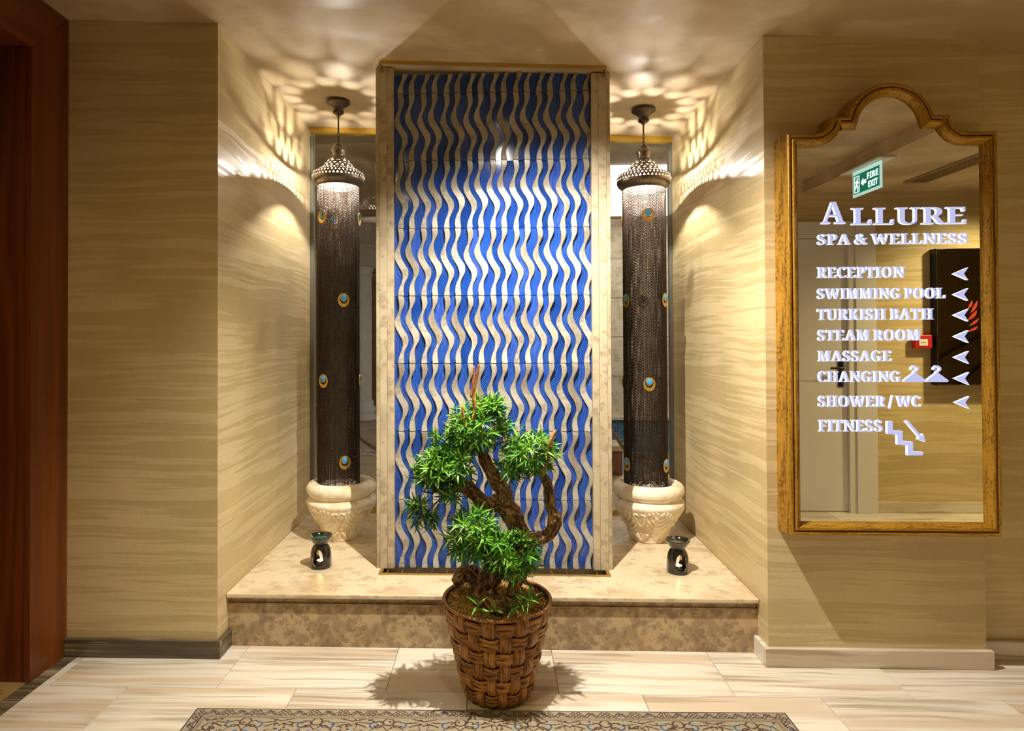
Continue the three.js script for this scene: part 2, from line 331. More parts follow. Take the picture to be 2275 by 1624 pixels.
// ------------------------------------------------------------------ water wall
{
  const ww = thing('water_feature', 'tall water wall of wavy blue glass and stone strips between stone posts', 'fountain');
  const P0 = -0.532, P1 = 0.516, I0 = -0.452, I1 = 0.433;
  mesh('core', box(P0 + 0.03, P1 - 0.03, 0.17, 2.40, -2.95, -2.828), jointMat, ww);
  const topAt = (x) => ceilY(x) - 0.002;
  const post = (x0, x1, z1, y1) => mesh('post_strip', box(x0, x1, HS - 0.002, y1, -2.93, z1, 0.002, rr(0, 1), rr(0, 1)), postMat, ww);
  post(P0, P0 + 0.0165, -PD + 0.0, 2.466); post(P0 + 0.0168, P0 + 0.049, -PD + 0.001, 2.466); post(P0 + 0.0495, I0, -PD + 0.0, 2.465);
  post(I1, I1 + 0.030, -PD, 2.424); post(I1 + 0.0305, P1 - 0.0165, -PD + 0.001, 2.424); post(P1 - 0.0162, P1, -PD, 2.424);
  // wave edges of one tile row, read off the tiles: offsets in units of the photo zoom, row 1430 high, two strips repeat every 495
  const U = 0.00021026, ROWH = 0.3045;
  const curve = (pts) => { // monotone-ish Catmull-Rom over height
    return (y) => {
      let i = 0; while (i < pts.length - 2 && y > pts[i + 1][0]) i++;
      const p1 = pts[i], p2 = pts[i + 1], p0 = pts[i - 1] || p1, p3 = pts[i + 2] || p2, t = (y - p1[0]) / (p2[0] - p1[0]);
      const m1 = (p2[1] - p0[1]) / Math.max(1, p2[0] - p0[0]) * (p2[0] - p1[0]), m2 = (p3[1] - p1[1]) / Math.max(1, p3[0] - p1[0]) * (p2[0] - p1[0]);
      const t2 = t * t, t3 = t2 * t; return (2 * t3 - 3 * t2 + 1) * p1[1] + (t3 - 2 * t2 + t) * m1 + (-2 * t3 + 3 * t2) * p2[1] + (t3 - t2) * m2;
    };
  };
  const E = {
    aL: curve([[80, 620], [150, 635], [250, 648], [350, 645], [440, 620], [520, 580], [600, 548], [660, 542], [720, 553], [780, 575], [850, 615], [930, 660], [1000, 700], [1080, 718], [1150, 715], [1230, 695], [1300, 665], [1370, 643], [1440, 630], [1510, 625]].map(([y, x]) => [y, x - 620])),
    aR: curve([[80, 735], [150, 750], [220, 757], [290, 745], [360, 715], [430, 685], [500, 665], [560, 660], [620, 668], [700, 690], [780, 730], [850, 775], [930, 825], [980, 838], [1040, 840], [1100, 830], [1170, 800], [1240, 765], [1300, 745], [1370, 738], [1440, 742], [1510, 748]].map(([y, x]) => [y, x - 620])),
    bL: curve([[80, 365], [150, 375], [230, 380], [300, 375], [380, 350], [450, 315], [530, 282], [600, 278], [660, 290], [730, 320], [800, 362], [870, 408], [950, 440], [1020, 457], [1080, 457], [1150, 440], [1220, 405], [1290, 380], [1360, 368], [1430, 365], [1510, 378]].map(([y, x]) => [y, x - 125])),
    bR: curve([[80, 490], [150, 495], [220, 480], [290, 450], [360, 417], [430, 402], [500, 402], [570, 412], [640, 437], [720, 480], [800, 535], [860, 568], [920, 580], [980, 580], [1040, 568], [1120, 525], [1200, 490], [1270, 478], [1340, 478], [1430, 490], [1510, 497]].map(([y, x]) => [y, x - 125])),
  };
  const yy = (v) => 80 + v * 1430;
  const edge = (k) => (v) => E[k](yy(v)) * U;
  const aL = edge('aL'), aR = edge('aR'), bL = edge('bL'), bR = edge('bR');
  // a strip between two edges: front with relief and chamfers, sides back to the core. origin at the row's bottom
  function strip(l, r, zf, zb, v0, v1, n, ou, ov, cham = 0.0012, flow = false) {
    const rows = []; for (let k = 0; k <= n; k++) { const v = v0 + (v1 - v0) * k / n; rows.push([v, l(v), r(v), zf(v)]); }
    const H = (v) => (1 - v) * ROWH;
    const band = (fa, fb, flip) => grid(1, n, (i, j) => { const q = rows[Math.round(j * n)]; const [x, z] = i < 0.5 ? fa(q) : fb(q); return [x, H(q[0]) + (q[0] === 0 ? -0.0012 : q[0] === 1 ? 0.0012 : 0), z, x + ou, H(q[0]) + ov + z]; }, !flip);
    const front = grid(3, n, (i, j) => { const q = rows[Math.round(j * n)]; const x = mixn(q[1] + cham, q[2] - cham, i); return [x, H(q[0]) + (q[0] === 0 ? -0.0012 : q[0] === 1 ? 0.0012 : 0), q[3], (flow ? x - (q[1] + q[2]) / 2 : x) + ou, H(q[0]) + ov]; }, true);
    const cap = (q, up) => { const y = H(q[0]) + (up ? -0.0012 : 0.0012); return grid(1, 1, (i, j) => [mixn(q[1], q[2], i), y, mixn(q[3] - cham, zb, j), q[1] + i * 0.02 + ou, j * 0.02 + ov], !up); };
    return merge([front, band((q) => [q[1], q[3] - cham], (q) => [q[1] + cham, q[3]], false), band((q) => [q[2] - cham, q[3]], (q) => [q[2], q[3] - cham], false),
      band((q) => [q[1], zb], (q) => [q[1], q[3] - cham], false), band((q) => [q[2], q[3] - cham], (q) => [q[2], zb], false), cap(rows[0], true), cap(rows[n], false)]);
  }
  const ZS = -2.789, ZB = -2.828;
  const relief = (ph, amp) => (v) => ZS + amp * Math.sin(2 * Math.PI * (v * 1.0 + 0.18 + ph)) + amp * 0.5 * Math.sin(2 * Math.PI * (2 * v + 0.1 - ph));
  const stoneVar = [], glassVar = [];
  for (const kind of ['a', 'b']) for (const part of [0, 1]) { // whole rows and the cut top row
    const v0 = part ? 0.70 : 0, n = part ? 10 : 30, key = kind + part;
    stoneVar[key] = [0, 1, 2, 3].map((k) => strip(kind === 'a' ? aL : bL, kind === 'a' ? aR : bR, relief(0.045 * k, 0.0064), ZB, v0, 1, n, k * 0.23, k * 0.37));
    const gl = kind === 'a' ? aR : bR, gr = kind === 'a' ? bL : (v) => aL(v) + 495 * U; // glass right of strip a, right of strip b
    glassVar[key] = [0, 1, 2].map((k) => strip((v) => gl(v) + 0.0006, (v) => Math.max(gl(v) + 0.0016, gr(v) - 0.0006), (v) => ZS - 0.0125 + 0.002 * Math.sin(2 * Math.PI * (v + 0.3 * k)), ZB, v0, 1, n, k * 0.13, k * 0.29, 0.0004, true));
  }
  const A0 = -0.4358, PAIR = 495 * U;
  const gPick = [0, 0, 1, 1, 1, 3, 3, 2];
  for (let row = 0; row < 8; row++) {
    const y = 0.2175 + ROWH * row, part = row === 7 ? 1 : 0;
    for (let i = 0; i < 9; i++) for (const kind of ['a', 'b']) {
      if (kind === 'b' && i === 8) continue;
      const s = mesh('stone_strip', stoneVar[kind + part][Math.floor(rnd() * 4)], waveStoneMats[Math.floor(rnd() * 3)], ww); s.position.set(A0 + PAIR * i, y, 0);
      const last = kind === 'a' && i === 8; if (last) continue;
      const g = mesh('glass_strip', glassVar[kind + part][Math.floor(rnd() * 3)], glassMats[gPick[Math.floor(rnd() * 8)]], ww); g.position.set(A0 + PAIR * i, y, 0);
    }
    // slivers beside the posts
    const n = part ? 10 : 30, v0 = part ? 0.7 : 0;
    const cut = (fa, fb, k) => mesh('glass_strip', strip(fa, (v) => Math.max(fa(v) + 0.0008, fb(v)), () => ZS - 0.0125, ZB, v0, 1, n, k, k * 0.5, 0.0003, true), glassMats[row % 2], ww).position.set(0, y, 0);
    cut(() => I0 + 0.0006, (v) => A0 + aL(v) - 0.0006, 0.1 * row);
    cut((v) => Math.min(I1 - 0.002, A0 + 8 * PAIR + aR(v) + 0.0006), () => I1 - 0.0006, 0.17 * row);
  }
  // brass trough on top, brass framed drain with grate below
  const lip = new THREE.ExtrudeGeometry(new THREE.Shape([[-0.505, ceilY(-0.505) - 0.014], [0.49, ceilY(0.49) - 0.014], [0.49, ceilY(0.49) - 0.001], [-0.505, ceilY(-0.505) - 0.001]].map((p) => new THREE.Vector2(...p))), { depth: 0.004, bevelEnabled: false }); lip.translate(0, 0, -2.715);
  mesh('trough_lip', wuv(lip), brass, ww);
  for (const x of [-0.505, 0.488]) { const yT = ceilY(x) - 0.002; mesh('trough_end', box(x, x + 0.004, yT - 0.026, yT, -2.77, -2.716), brass, ww); }
  mesh('drain_frame', box(-0.510, 0.495, 0.208, HS + 0.002, -2.714, -2.7006), brass, ww);
  for (const x of [-0.511, 0.483]) mesh('drain_frame', box(x, x + 0.013, 0.208, HS + 0.002, -2.768, -2.7141), brass, ww);
  for (let k = 0; k < 15; k++) mesh('grate_bar', box(-0.480 + 0.0660 * k, -0.478 + 0.0660 * k, 0.200, 0.213, -2.80, -2.7145), brass, ww);
}

// ------------------------------------------------------------------ pierced hanging lamps
const lampBronze = std({ color: new THREE.Color(0.22, 0.18, 0.14), metalness: 0.9, roughness: 0.32 });
const darkBronze = std({ color: new THREE.Color(0.09, 0.065, 0.045), metalness: 0.85, roughness: 0.35 });
const chainMetal = std({ color: new THREE.Color(0.065, 0.045, 0.032), metalness: 0.9, roughness: 0.26 });
const goldLeaf = std({ color: new THREE.Color(0.72, 0.46, 0.10), metalness: 0.8, roughness: 0.3 });
const gemMat = phy({ color: new THREE.Color(0.02, 0.30, 0.74), roughness: 0.08, clearcoat: 1, clearcoatRoughness: 0.05, flatShading: true });
const lampGeo = (() => {
  const out = {};
  // rows of pierced cells on a surface of revolution; heights from the widest ring
  const holes = {
    diamond: [[0.5, 0.12], [0.62, 0.32], [0.74, 0.5], [0.62, 0.68], [0.5, 0.88], [0.38, 0.68], [0.26, 0.5], [0.38, 0.32]],
    up: [[0.5, 0.16], [0.78, 0.16], [0.69, 0.4], [0.6, 0.63], [0.5, 0.88], [0.4, 0.63], [0.31, 0.4], [0.22, 0.16]],
    down: [[0.5, 0.12], [0.6, 0.37], [0.69, 0.6], [0.78, 0.84], [0.5, 0.84], [0.22, 0.84], [0.31, 0.6], [0.4, 0.37]],
    star: [[0.5, 0.08], [0.58, 0.42], [0.86, 0.5], [0.58, 0.58], [0.5, 0.92], [0.42, 0.58], [0.14, 0.5], [0.42, 0.42]],
  };
  const outer = [[0.5, 0], [1, 0], [1, 0.5], [1, 1], [0.5, 1], [0, 1], [0, 0.5], [0, 0]];
  const pos = [];
  const P = (prof, n, k, off, s) => { const r = mixn(prof[0][0], prof[1][0], s[1]) , y = mixn(prof[0][1], prof[1][1], s[1]), a = (k + s[0] + off) / n * 2 * Math.PI; return [r * Math.sin(a), y, r * Math.cos(a)]; };
  const ringRow = (prof, n, kind, off = 0) => { for (let k = 0; k < n; k++) { const h = holes[kind]; for (let i = 0; i < 8; i++) { const j = (i + 1) % 8; const o1 = P(prof, n, k, off, outer[i]), o2 = P(prof, n, k, off, outer[j]), h1 = P(prof, n, k, off, h[i]), h2 = P(prof, n, k, off, h[j]); pos.push(...o1, ...o2, ...h2, ...o1, ...h2, ...h1); } } };
  // profile [radius, height over the widest ring] from bottom to top
  ringRow([[0.1345, -0.006], [0.136, 0.008]], 44, 'up'); ringRow([[0.136, 0.008], [0.128, 0.024]], 44, 'diamond', 0.5); ringRow([[0.128, 0.024], [0.108, 0.036]], 44, 'down');
  ringRow([[0.083, 0.047], [0.080, 0.058]], 18, 'up'); ringRow([[0.080, 0.058], [0.069, 0.070]], 18, 'star', 0.5);
  ringRow([[0.062, 0.078], [0.055, 0.088]], 12, 'up'); ringRow([[0.055, 0.088], [0.040, 0.098]], 12, 'star', 0.5);
  const g = new THREE.BufferGeometry(); g.setAttribute('position', new THREE.Float32BufferAttribute(pos, 3)); g.computeVertexNormals();
  g.setAttribute('uv', new THREE.Float32BufferAttribute(new Float32Array(pos.length / 3 * 2), 2));
  out.pierced = toCreasedNormals(g, 0.6);
  out.bands = merge([lathe([[0.108, 0.036], [0.100, 0.040], [0.084, 0.045], [0.083, 0.047]], 72), lathe([[0.069, 0.070], [0.066, 0.073], [0.064, 0.075], [0.062, 0.078]], 72), lathe([[0.040, 0.098], [0.032, 0.104], [0.030, 0.112]], 72)]);
  // fluted lower bowl
  out.bowl = grid(176, 8, (i, j) => { const a = i * 2 * Math.PI, t = j, r = mixn(0.106, 0.1345, Math.sin(t * Math.PI / 2)) + 0.0018 * Math.abs(Math.sin(22 * a)) * Math.sin(Math.PI * t), y = -0.044 + 0.038 * Math.pow(t, 1.3); return [r * Math.sin(a), y, r * Math.cos(a)]; });
  out.rim = new THREE.TorusGeometry(0.1055, 0.0035, 8, 72).rotateX(Math.PI / 2).translate(0, -0.046, 0);
  out.bell = lathe([[0.030, 0.112], [0.033, 0.118], [0.031, 0.128], [0.036, 0.140], [0.036, 0.150], [0.032, 0.162], [0.022, 0.172], [0.017, 0.176], [0.010, 0.180], [0.004, 0.186], [0.0, 0.187]], 48);
  // chain of small oval links; one strand, repeated around the ring
  const link = (turn) => { const t = new THREE.TorusGeometry(0.0031, 0.0011, 4, 8); t.scale(1, 1.35, 1); t.rotateY(turn); return t; };
  const n = 221, pitch = 1.535 / n, parts = [];
  for (let k = 0; k < n; k++) { const t = link(k % 2 ? 0.9 : -0.7); t.translate(0, -0.05 - pitch * (k + 0.5), 0); parts.push(t); }
  out.strand = merge(parts);
  const ring = (rx, ry, cx, cy, hx, hy, hcy, d) => { const s = new THREE.Shape(); s.absellipse(cx, cy, rx, ry, 0, Math.PI * 2); const h = new THREE.Path(); h.absellipse(cx, hcy, hx, hy, 0, Math.PI * 2); s.holes.push(h); return new THREE.ExtrudeGeometry(s, { depth: d, bevelEnabled: true, bevelSize: 0.0006, bevelThickness: 0.0006, bevelSegments: 1, curveSegments: 28 }); };
  out.medal = ring(0.0285, 0.034, 0, 0, 0.0205, 0.0245, 0.0065, 0.0015);
  out.medalInner = ring(0.0165, 0.019, 0, 0.0115, 0.0135, 0.0155, 0.0115, 0.0018);
  const gem = new THREE.SphereGeometry(1, 10, 6); gem.scale(0.0135, 0.0158, 0.007); gem.translate(0, 0.0115, 0.002); out.gem = gem.toNonIndexed(); out.gem.computeVertexNormals();
  out.canopy = lathe([[0.0, -0.082], [0.008, -0.081], [0.012, -0.075], [0.020, -0.067], [0.0235, -0.056], [0.025, -0.046], [0.031, -0.036], [0.042, -0.027], [0.053, -0.020], [0.0595, -0.016], [0.061, -0.010], [0.057, -0.006], [0.058, 0.0]], 48);
  out.flutes = merge([...Array(14)].map((_, k) => { const a = k / 14 * 2 * Math.PI; return new THREE.CapsuleGeometry(0.0042, 0.016, 3, 6).rotateZ(0.16).translate(0.0225, -0.056, 0).rotateY(a); }));
  out.bulb = lathe([[0, -0.008], [0.013, -0.005], [0.022, 0.006], [0.0245, 0.020], [0.021, 0.034], [0.013, 0.046], [0.012, 0.05]], 24);
  out.socket = lathe([[0.0125, 0.048], [0.014, 0.052], [0.014, 0.08], [0.006, 0.085], [0.004, 0.112]], 24);
  return out;
})();
function hangingLamp(x, z, yWide, rows, label) {
  const g = thing('hanging_lamp', label, 'lamp', [x, yWide, z], 'pierced bronze lamps with long chain curtains');
  const G = lampGeo, top = ceilY(x) - yWide - 0.0015;
  const can = mesh('canopy', G.canopy.clone().translate(0, top, 0), darkBronze, g); mesh('flutes', G.flutes.clone().translate(0, top, 0), darkBronze, can);
  mesh('rod', merge([new THREE.CylinderGeometry(0.0042, 0.0042, top - 0.082 - 0.235, 12).translate(0, (top - 0.082 + 0.235) / 2, 0), new THREE.TorusGeometry(0.006, 0.0018, 6, 14).translate(0, 0.193, 0), new THREE.TorusGeometry(0.007, 0.002, 6, 14).scale(0.8, 1.7, 1).rotateY(Math.PI / 2).translate(0, 0.207, 0), new THREE.TorusGeometry(0.007, 0.002, 6, 14).scale(0.8, 1.7, 1).translate(0, 0.226, 0)]), darkBronze, g);
  mesh('bell_cap', G.bell, lampBronze, g);
  const dome = mesh('pierced_dome', G.pierced, lampBronze, g); mesh('band', G.bands, lampBronze, dome);
  mesh('fluted_bowl', G.bowl, lampBronze, g); mesh('rim', G.rim, lampBronze, g); mesh('socket', G.socket, darkBronze, g);
  const bulb = mesh('bulb', G.bulb, std({ color: 0xffffff, emissive: new THREE.Color(...L.bulb.color), emissiveIntensity: 14 }), g); bulb.userData.label = 'glowing white bulb';
  const n = 98, im = new THREE.InstancedMesh(G.strand, chainMetal, n); im.name = 'chain_curtain'; im.userData = { kind: 'stuff', label: 'curtain of fine dark bronze chains' };
  const q = new THREE.Matrix4(), e = new THREE.Euler();
  for (let k = 0; k < n; k++) { const a = k / n * 2 * Math.PI, r = 0.1045 + rr(-0.0012, 0.0012); q.makeRotationFromEuler(e.set(rr(-0.0008, 0.0008), a + rr(-0.4, 0.4), rr(-0.0008, 0.0008))); q.setPosition(r * Math.sin(a), rr(-0.003, 0.004), r * Math.cos(a)); im.setMatrixAt(k, q); }
  g.add(im);
  for (const [y, a0] of rows) for (let k = 0; k < 3; k++) {
    const a = (a0 + 120 * k) * Math.PI / 180, m = mesh('medallion', G.medal, goldLeaf, g); m.position.set(0.110 * Math.sin(a), y - yWide, 0.110 * Math.cos(a)); m.rotation.y = a; m.userData.label = 'gold crescent medallion';
    mesh('setting', G.medalInner, goldLeaf, m).position.z = 0.001; const ge = mesh('gem', G.gem, gemMat, m); ge.position.z = 0.002; ge.userData.label = 'faceted blue gem';
  }
  const p = new THREE.PointLight(new THREE.Color(...L.bulb.color), L.bulb.cd, 0, 2); p.position.set(x, yWide + 0.020, z); p.shadow.radius = 0.64; p.castShadow = true; scene.add(p);
  return g;
}
hangingLamp(-0.810, -3.2, 2.079, [[1.862, -33], [1.437, 27], [1.03, -29], [0.62, 30]], 'pierced bronze lamp with chain curtain hanging nearer the wooden door');
hangingLamp(0.766, -3.2, 2.047, [[1.85, -3], [1.43, 50], [1.013, -3], [0.605, 50]], 'pierced bronze lamp with chain curtain hanging nearer the gold mirror');

// ------------------------------------------------------------------ carved stone pots under the lamps
const potGeo = (() => {
  const prof = [[0.0, 0.0], [0.082, 0.0], [0.086, 0.004], [0.088, 0.010], [0.104, 0.052], [0.1045, 0.058], [0.110, 0.063], [0.113, 0.068], [0.114, 0.074], [0.120, 0.082], [0.142, 0.120], [0.160, 0.152], [0.171, 0.172], [0.177, 0.187], [0.177, 0.196], [0.171, 0.206], [0.160, 0.213], [0.155, 0.219], [0.158, 0.222], [0.168, 0.230], [0.1755, 0.243], [0.178, 0.256], [0.176, 0.270], [0.168, 0.283], [0.155, 0.291], [0.140, 0.294], [0.126, 0.290], [0.118, 0.282], [0.114, 0.270], [0.113, 0.25], [0.110, 0.20], [0.09, 0.15], [0.0, 0.15]];
  const len = [0]; for (let i = 1; i < prof.length; i++) len.push(len[i - 1] + Math.hypot(prof[i][0] - prof[i - 1][0], prof[i][1] - prof[i - 1][1]));
  const pt = (t) => { let i = 0; while (i < len.length - 2 && t > len[i + 1]) i++; const k = (t - len[i]) / (len[i + 1] - len[i]); return [mixn(prof[i][0], prof[i + 1][0], k), mixn(prof[i][1], prof[i + 1][1], k)]; };
  const ridge = (d, w) => Math.exp(-(d * d) / (w * w));
  const reliefAt = (a, y) => {
    let h = 0;
    if (y > 0.078 && y < 0.176) { // swags hung from the upper edge, with bosses between
      const n = 5, c = a / (2 * Math.PI) * n, f = c - Math.floor(c) - 0.5, X = f * 0.19, Y = y - 0.176;
      const cl = Math.abs(X);
      for (let k = 0; k < 5; k++) { const R = 0.016 + 0.0165 * k, cy = 0.004 - 0.006 * k; const d = Math.hypot(cl - 0.0 + (0.012 * k * 0), (Y - cy) * 1.0) - R; if (Y < cy - 0.2 * R + 0.012) h = Math.max(h, 0.0075 * ridge(d, 0.0032) * (cl < 0.062 ? 1 : 0)); }
      const leaf = Math.abs(cl - 0.078 + 0.35 * (Y + 0.05)); h = Math.max(h, 0.0065 * ridge(leaf, 0.0042) * sstep(-0.09, -0.08, Y) * sstep(-0.008, -0.02, Y));
      const eye = Math.hypot(cl - 0.080, Y + 0.024); h = Math.max(h, 0.0065 * ridge(eye - 0.009, 0.003)); h -= 0.003 * ridge(eye, 0.003);
      h -= 0.0012;
    }
    if (y > 0.008 && y < 0.056) { // crossed leaves round the foot
      const n = 7, c = a / (2 * Math.PI) * n, f = Math.abs(c - Math.floor(c) - 0.5) * 0.09, Y = y - 0.010;
      for (const s of [0.55, 1.25]) { const d = Math.abs(f - 0.003 - Y * s * 0.62) * Math.cos(Math.atan(s)); h = Math.max(h, 0.0068 * ridge(d, 0.0032) * sstep(0, 0.004, Y) * sstep(0.046, 0.04, Y)); }
      h = Math.max(h, 0.004 * ridge(Math.hypot(f, Y - 0.042), 0.006)); h -= 0.001;
    }
    return h + 0.0007 * (fbm(a / 6.2832, y * 4, 30, 40, 3, 3) - 0.5);
  };
  const tot = len[len.length - 1];
  return grid(420, 190, (i, j) => { const a = i * 2 * Math.PI, t = j * tot, [r, y] = pt(t), h = t < len[22] ? reliefAt(a, y) : 0.0005 * (fbm(i, j, 40, 40, 2, 5) - 0.5); const R = r + h; return [R * Math.sin(a), y, R * Math.cos(a), i * 1.0, t]; });
})();
const shellGeo = (() => grid(18, 6, (i, j) => { const a = (i - 0.5) * 2.4, r = 0.028 * j * (1 - 0.10 * Math.abs(Math.sin(9 * a * 1.3))), dome = 0.011 * Math.sin(Math.PI * 0.5 * (1 - j * j)) + 0.0014 * Math.abs(Math.sin(8 * a)) * j; return [r * Math.sin(a), r * Math.cos(a), dome]; }))();
const shellMats = [[0.85, 0.8, 0.72], [0.8, 0.62, 0.48], [0.6, 0.42, 0.3]].map((c) => std({ color: new THREE.Color(...c), roughness: 0.5, side: THREE.DoubleSide }));
for (const [x, where] of [[-0.797, 'nearer the wooden door'], [0.778, 'nearer the gold mirror']]) {
  const p = solo('stone_pot', potGeo, potStone, 'carved cream stone pot with rolled rim under the lamp ' + where, 'pot', [x, HS, -3.205], 'carved stone pots'); p.rotation.y = x < 0 ? 0.15 : 0.75;
  solo('sand_fill', lathe([[0.0, 0.250], [0.05, 0.252], [0.09, 0.249], [0.1105, 0.244], [0.1095, 0.22], [0.0, 0.22]], 40), std({ color: new THREE.Color(0.6, 0.48, 0.34), roughness: 0.95 }), 'pale sand filling the stone pot ' + where, 'sand', [x, HS, -3.205]);
  for (let k = 0; k < 11; k++) {
    const a = k < 8 ? (k / 8 - 0.5) * Math.PI * 1.1 : k * 2.1, r = k < 8 ? 0.082 : 0.04, ton = k % 3 === 2 ? 1 + (k % 2) : 0, s = solo('scallop', shellGeo, shellMats[ton], ['whitish', 'tan', 'brown'][ton] + ' scallop shell lying in the stone pot ' + where, 'shell', [x + r * Math.sin(a), HS + 0.262, -3.205 + r * Math.cos(a)], 'sea shells in the stone pot ' + where);
    s.rotation.set(-0.30 + rr(-0.2, 0.2), a, rr(-0.4, 0.4), 'YXZ'); s.scale.setScalar(rr(0.85, 1.15));
  }
}

// ------------------------------------------------------------------ black ceramic oil burners
const blackGlaze = phy({ color: new THREE.Color(0.010, 0.009, 0.009), roughness: 0.12, clearcoat: 0.8, clearcoatRoughness: 0.06 });
const burnerBody = (() => {
  const b = new Brush(lathe([[0.0, 0.0], [0.044, 0.0], [0.0475, 0.003], [0.0475, 0.012], [0.047, 0.04], [0.0455, 0.06], [0.042, 0.078], [0.036, 0.092], [0.0305, 0.100], [0.029, 0.105], [0.0275, 0.105], [0.0285, 0.099], [0.033, 0.089], [0.0385, 0.077], [0.0415, 0.06], [0.043, 0.04], [0.0435, 0.012], [0.0, 0.012]], 72), blackGlaze);
  const s = new THREE.Shape(); s.moveTo(0, 0.014); s.bezierCurveTo(0.020, 0.014, 0.0255, 0.034, 0.0225, 0.056); s.bezierCurveTo(0.020, 0.078, 0.010, 0.086, 0, 0.086); s.bezierCurveTo(-0.010, 0.086, -0.020, 0.078, -0.0225, 0.056); s.bezierCurveTo(-0.0255, 0.034, -0.020, 0.014, 0, 0.014);
  const c = new Brush(new THREE.ExtrudeGeometry(s, { depth: 0.16, bevelEnabled: false, curveSegments: 18 }).translate(0, 0, -0.08)); b.updateMatrixWorld(); c.updateMatrixWorld();
  const e = new Evaluator(); e.useGroups = false; const r = e.evaluate(b, c, SUBTRACTION); return toCreasedNormals(r.geometry, 0.7);
})();
const bowlGeo = lathe([[0.0, 0.108], [0.024, 0.108], [0.030, 0.103], [0.033, 0.106], [0.044, 0.122], [0.052, 0.137], [0.0525, 0.140], [0.0505, 0.141], [0.046, 0.135], [0.036, 0.123], [0.020, 0.116], [0.0, 0.115]], 72);
for (const [x, z, oil, ry, label] of [[-0.788, -2.787, [0.03, 0.16, 0.07], -0.05, 'small black glazed oil burner with green oil in its dish'], [0.798, -2.762, [0.12, 0.09, 0.05], 0.06, 'small black glazed oil burner with brownish oil in its dish']]) {
  const g = thing('oil_burner', label, 'oil burner', [x, HS, z]); g.rotation.y = ry;
  mesh('body', burnerBody, blackGlaze, g); mesh('dish', bowlGeo, blackGlaze, g);
  mesh('oil', new THREE.CircleGeometry(0.0372, 40).rotateX(-Math.PI / 2).translate(0, 0.1250, 0), phy({ color: new THREE.Color(...oil), roughness: 0.04, clearcoat: 1 }), g);
  const c = thing('tealight', 'lit tealight candle inside the ' + (x < 0 ? 'burner with green oil' : 'burner with brownish oil'), 'candle', [x, HS + 0.0125, z]);
  mesh('cup', lathe([[0, 0], [0.0185, 0], [0.0192, 0.002], [0.0192, 0.016], [0.0184, 0.016], [0.018, 0.012], [0.0, 0.012]], 32), std({ color: new THREE.Color(0.7, 0.68, 0.66), metalness: 0.9, roughness: 0.3 }), c);
  mesh('wax', lathe([[0, 0.012], [0.0178, 0.0125], [0.0178, 0.0150], [0.008, 0.0142], [0.0, 0.014]], 32), std({ color: new THREE.Color(0.9, 0.72, 0.52), roughness: 0.4, emissive: new THREE.Color(1, 0.45, 0.16), emissiveIntensity: 0.18 }), c);
  mesh('wick', new THREE.CylinderGeometry(0.0006, 0.0006, 0.005, 6).translate(0, 0.0165, 0), blackMat, c);
  mesh('flame', lathe([[0, 0.0165], [0.0022, 0.019], [0.0027, 0.022], [0.0017, 0.027], [0.0004, 0.033], [0, 0.034]], 16), std({ color: 0x000000, emissive: new THREE.Color(1, 0.66, 0.28), emissiveIntensity: 9 }), c);
  const p = new THREE.PointLight(new THREE.Color(1, 0.6, 0.25), 0.010, 0, 2); p.position.set(x, HS + 0.036, z); p.shadow.radius = 0.15; p.castShadow = true; scene.add(p);
}
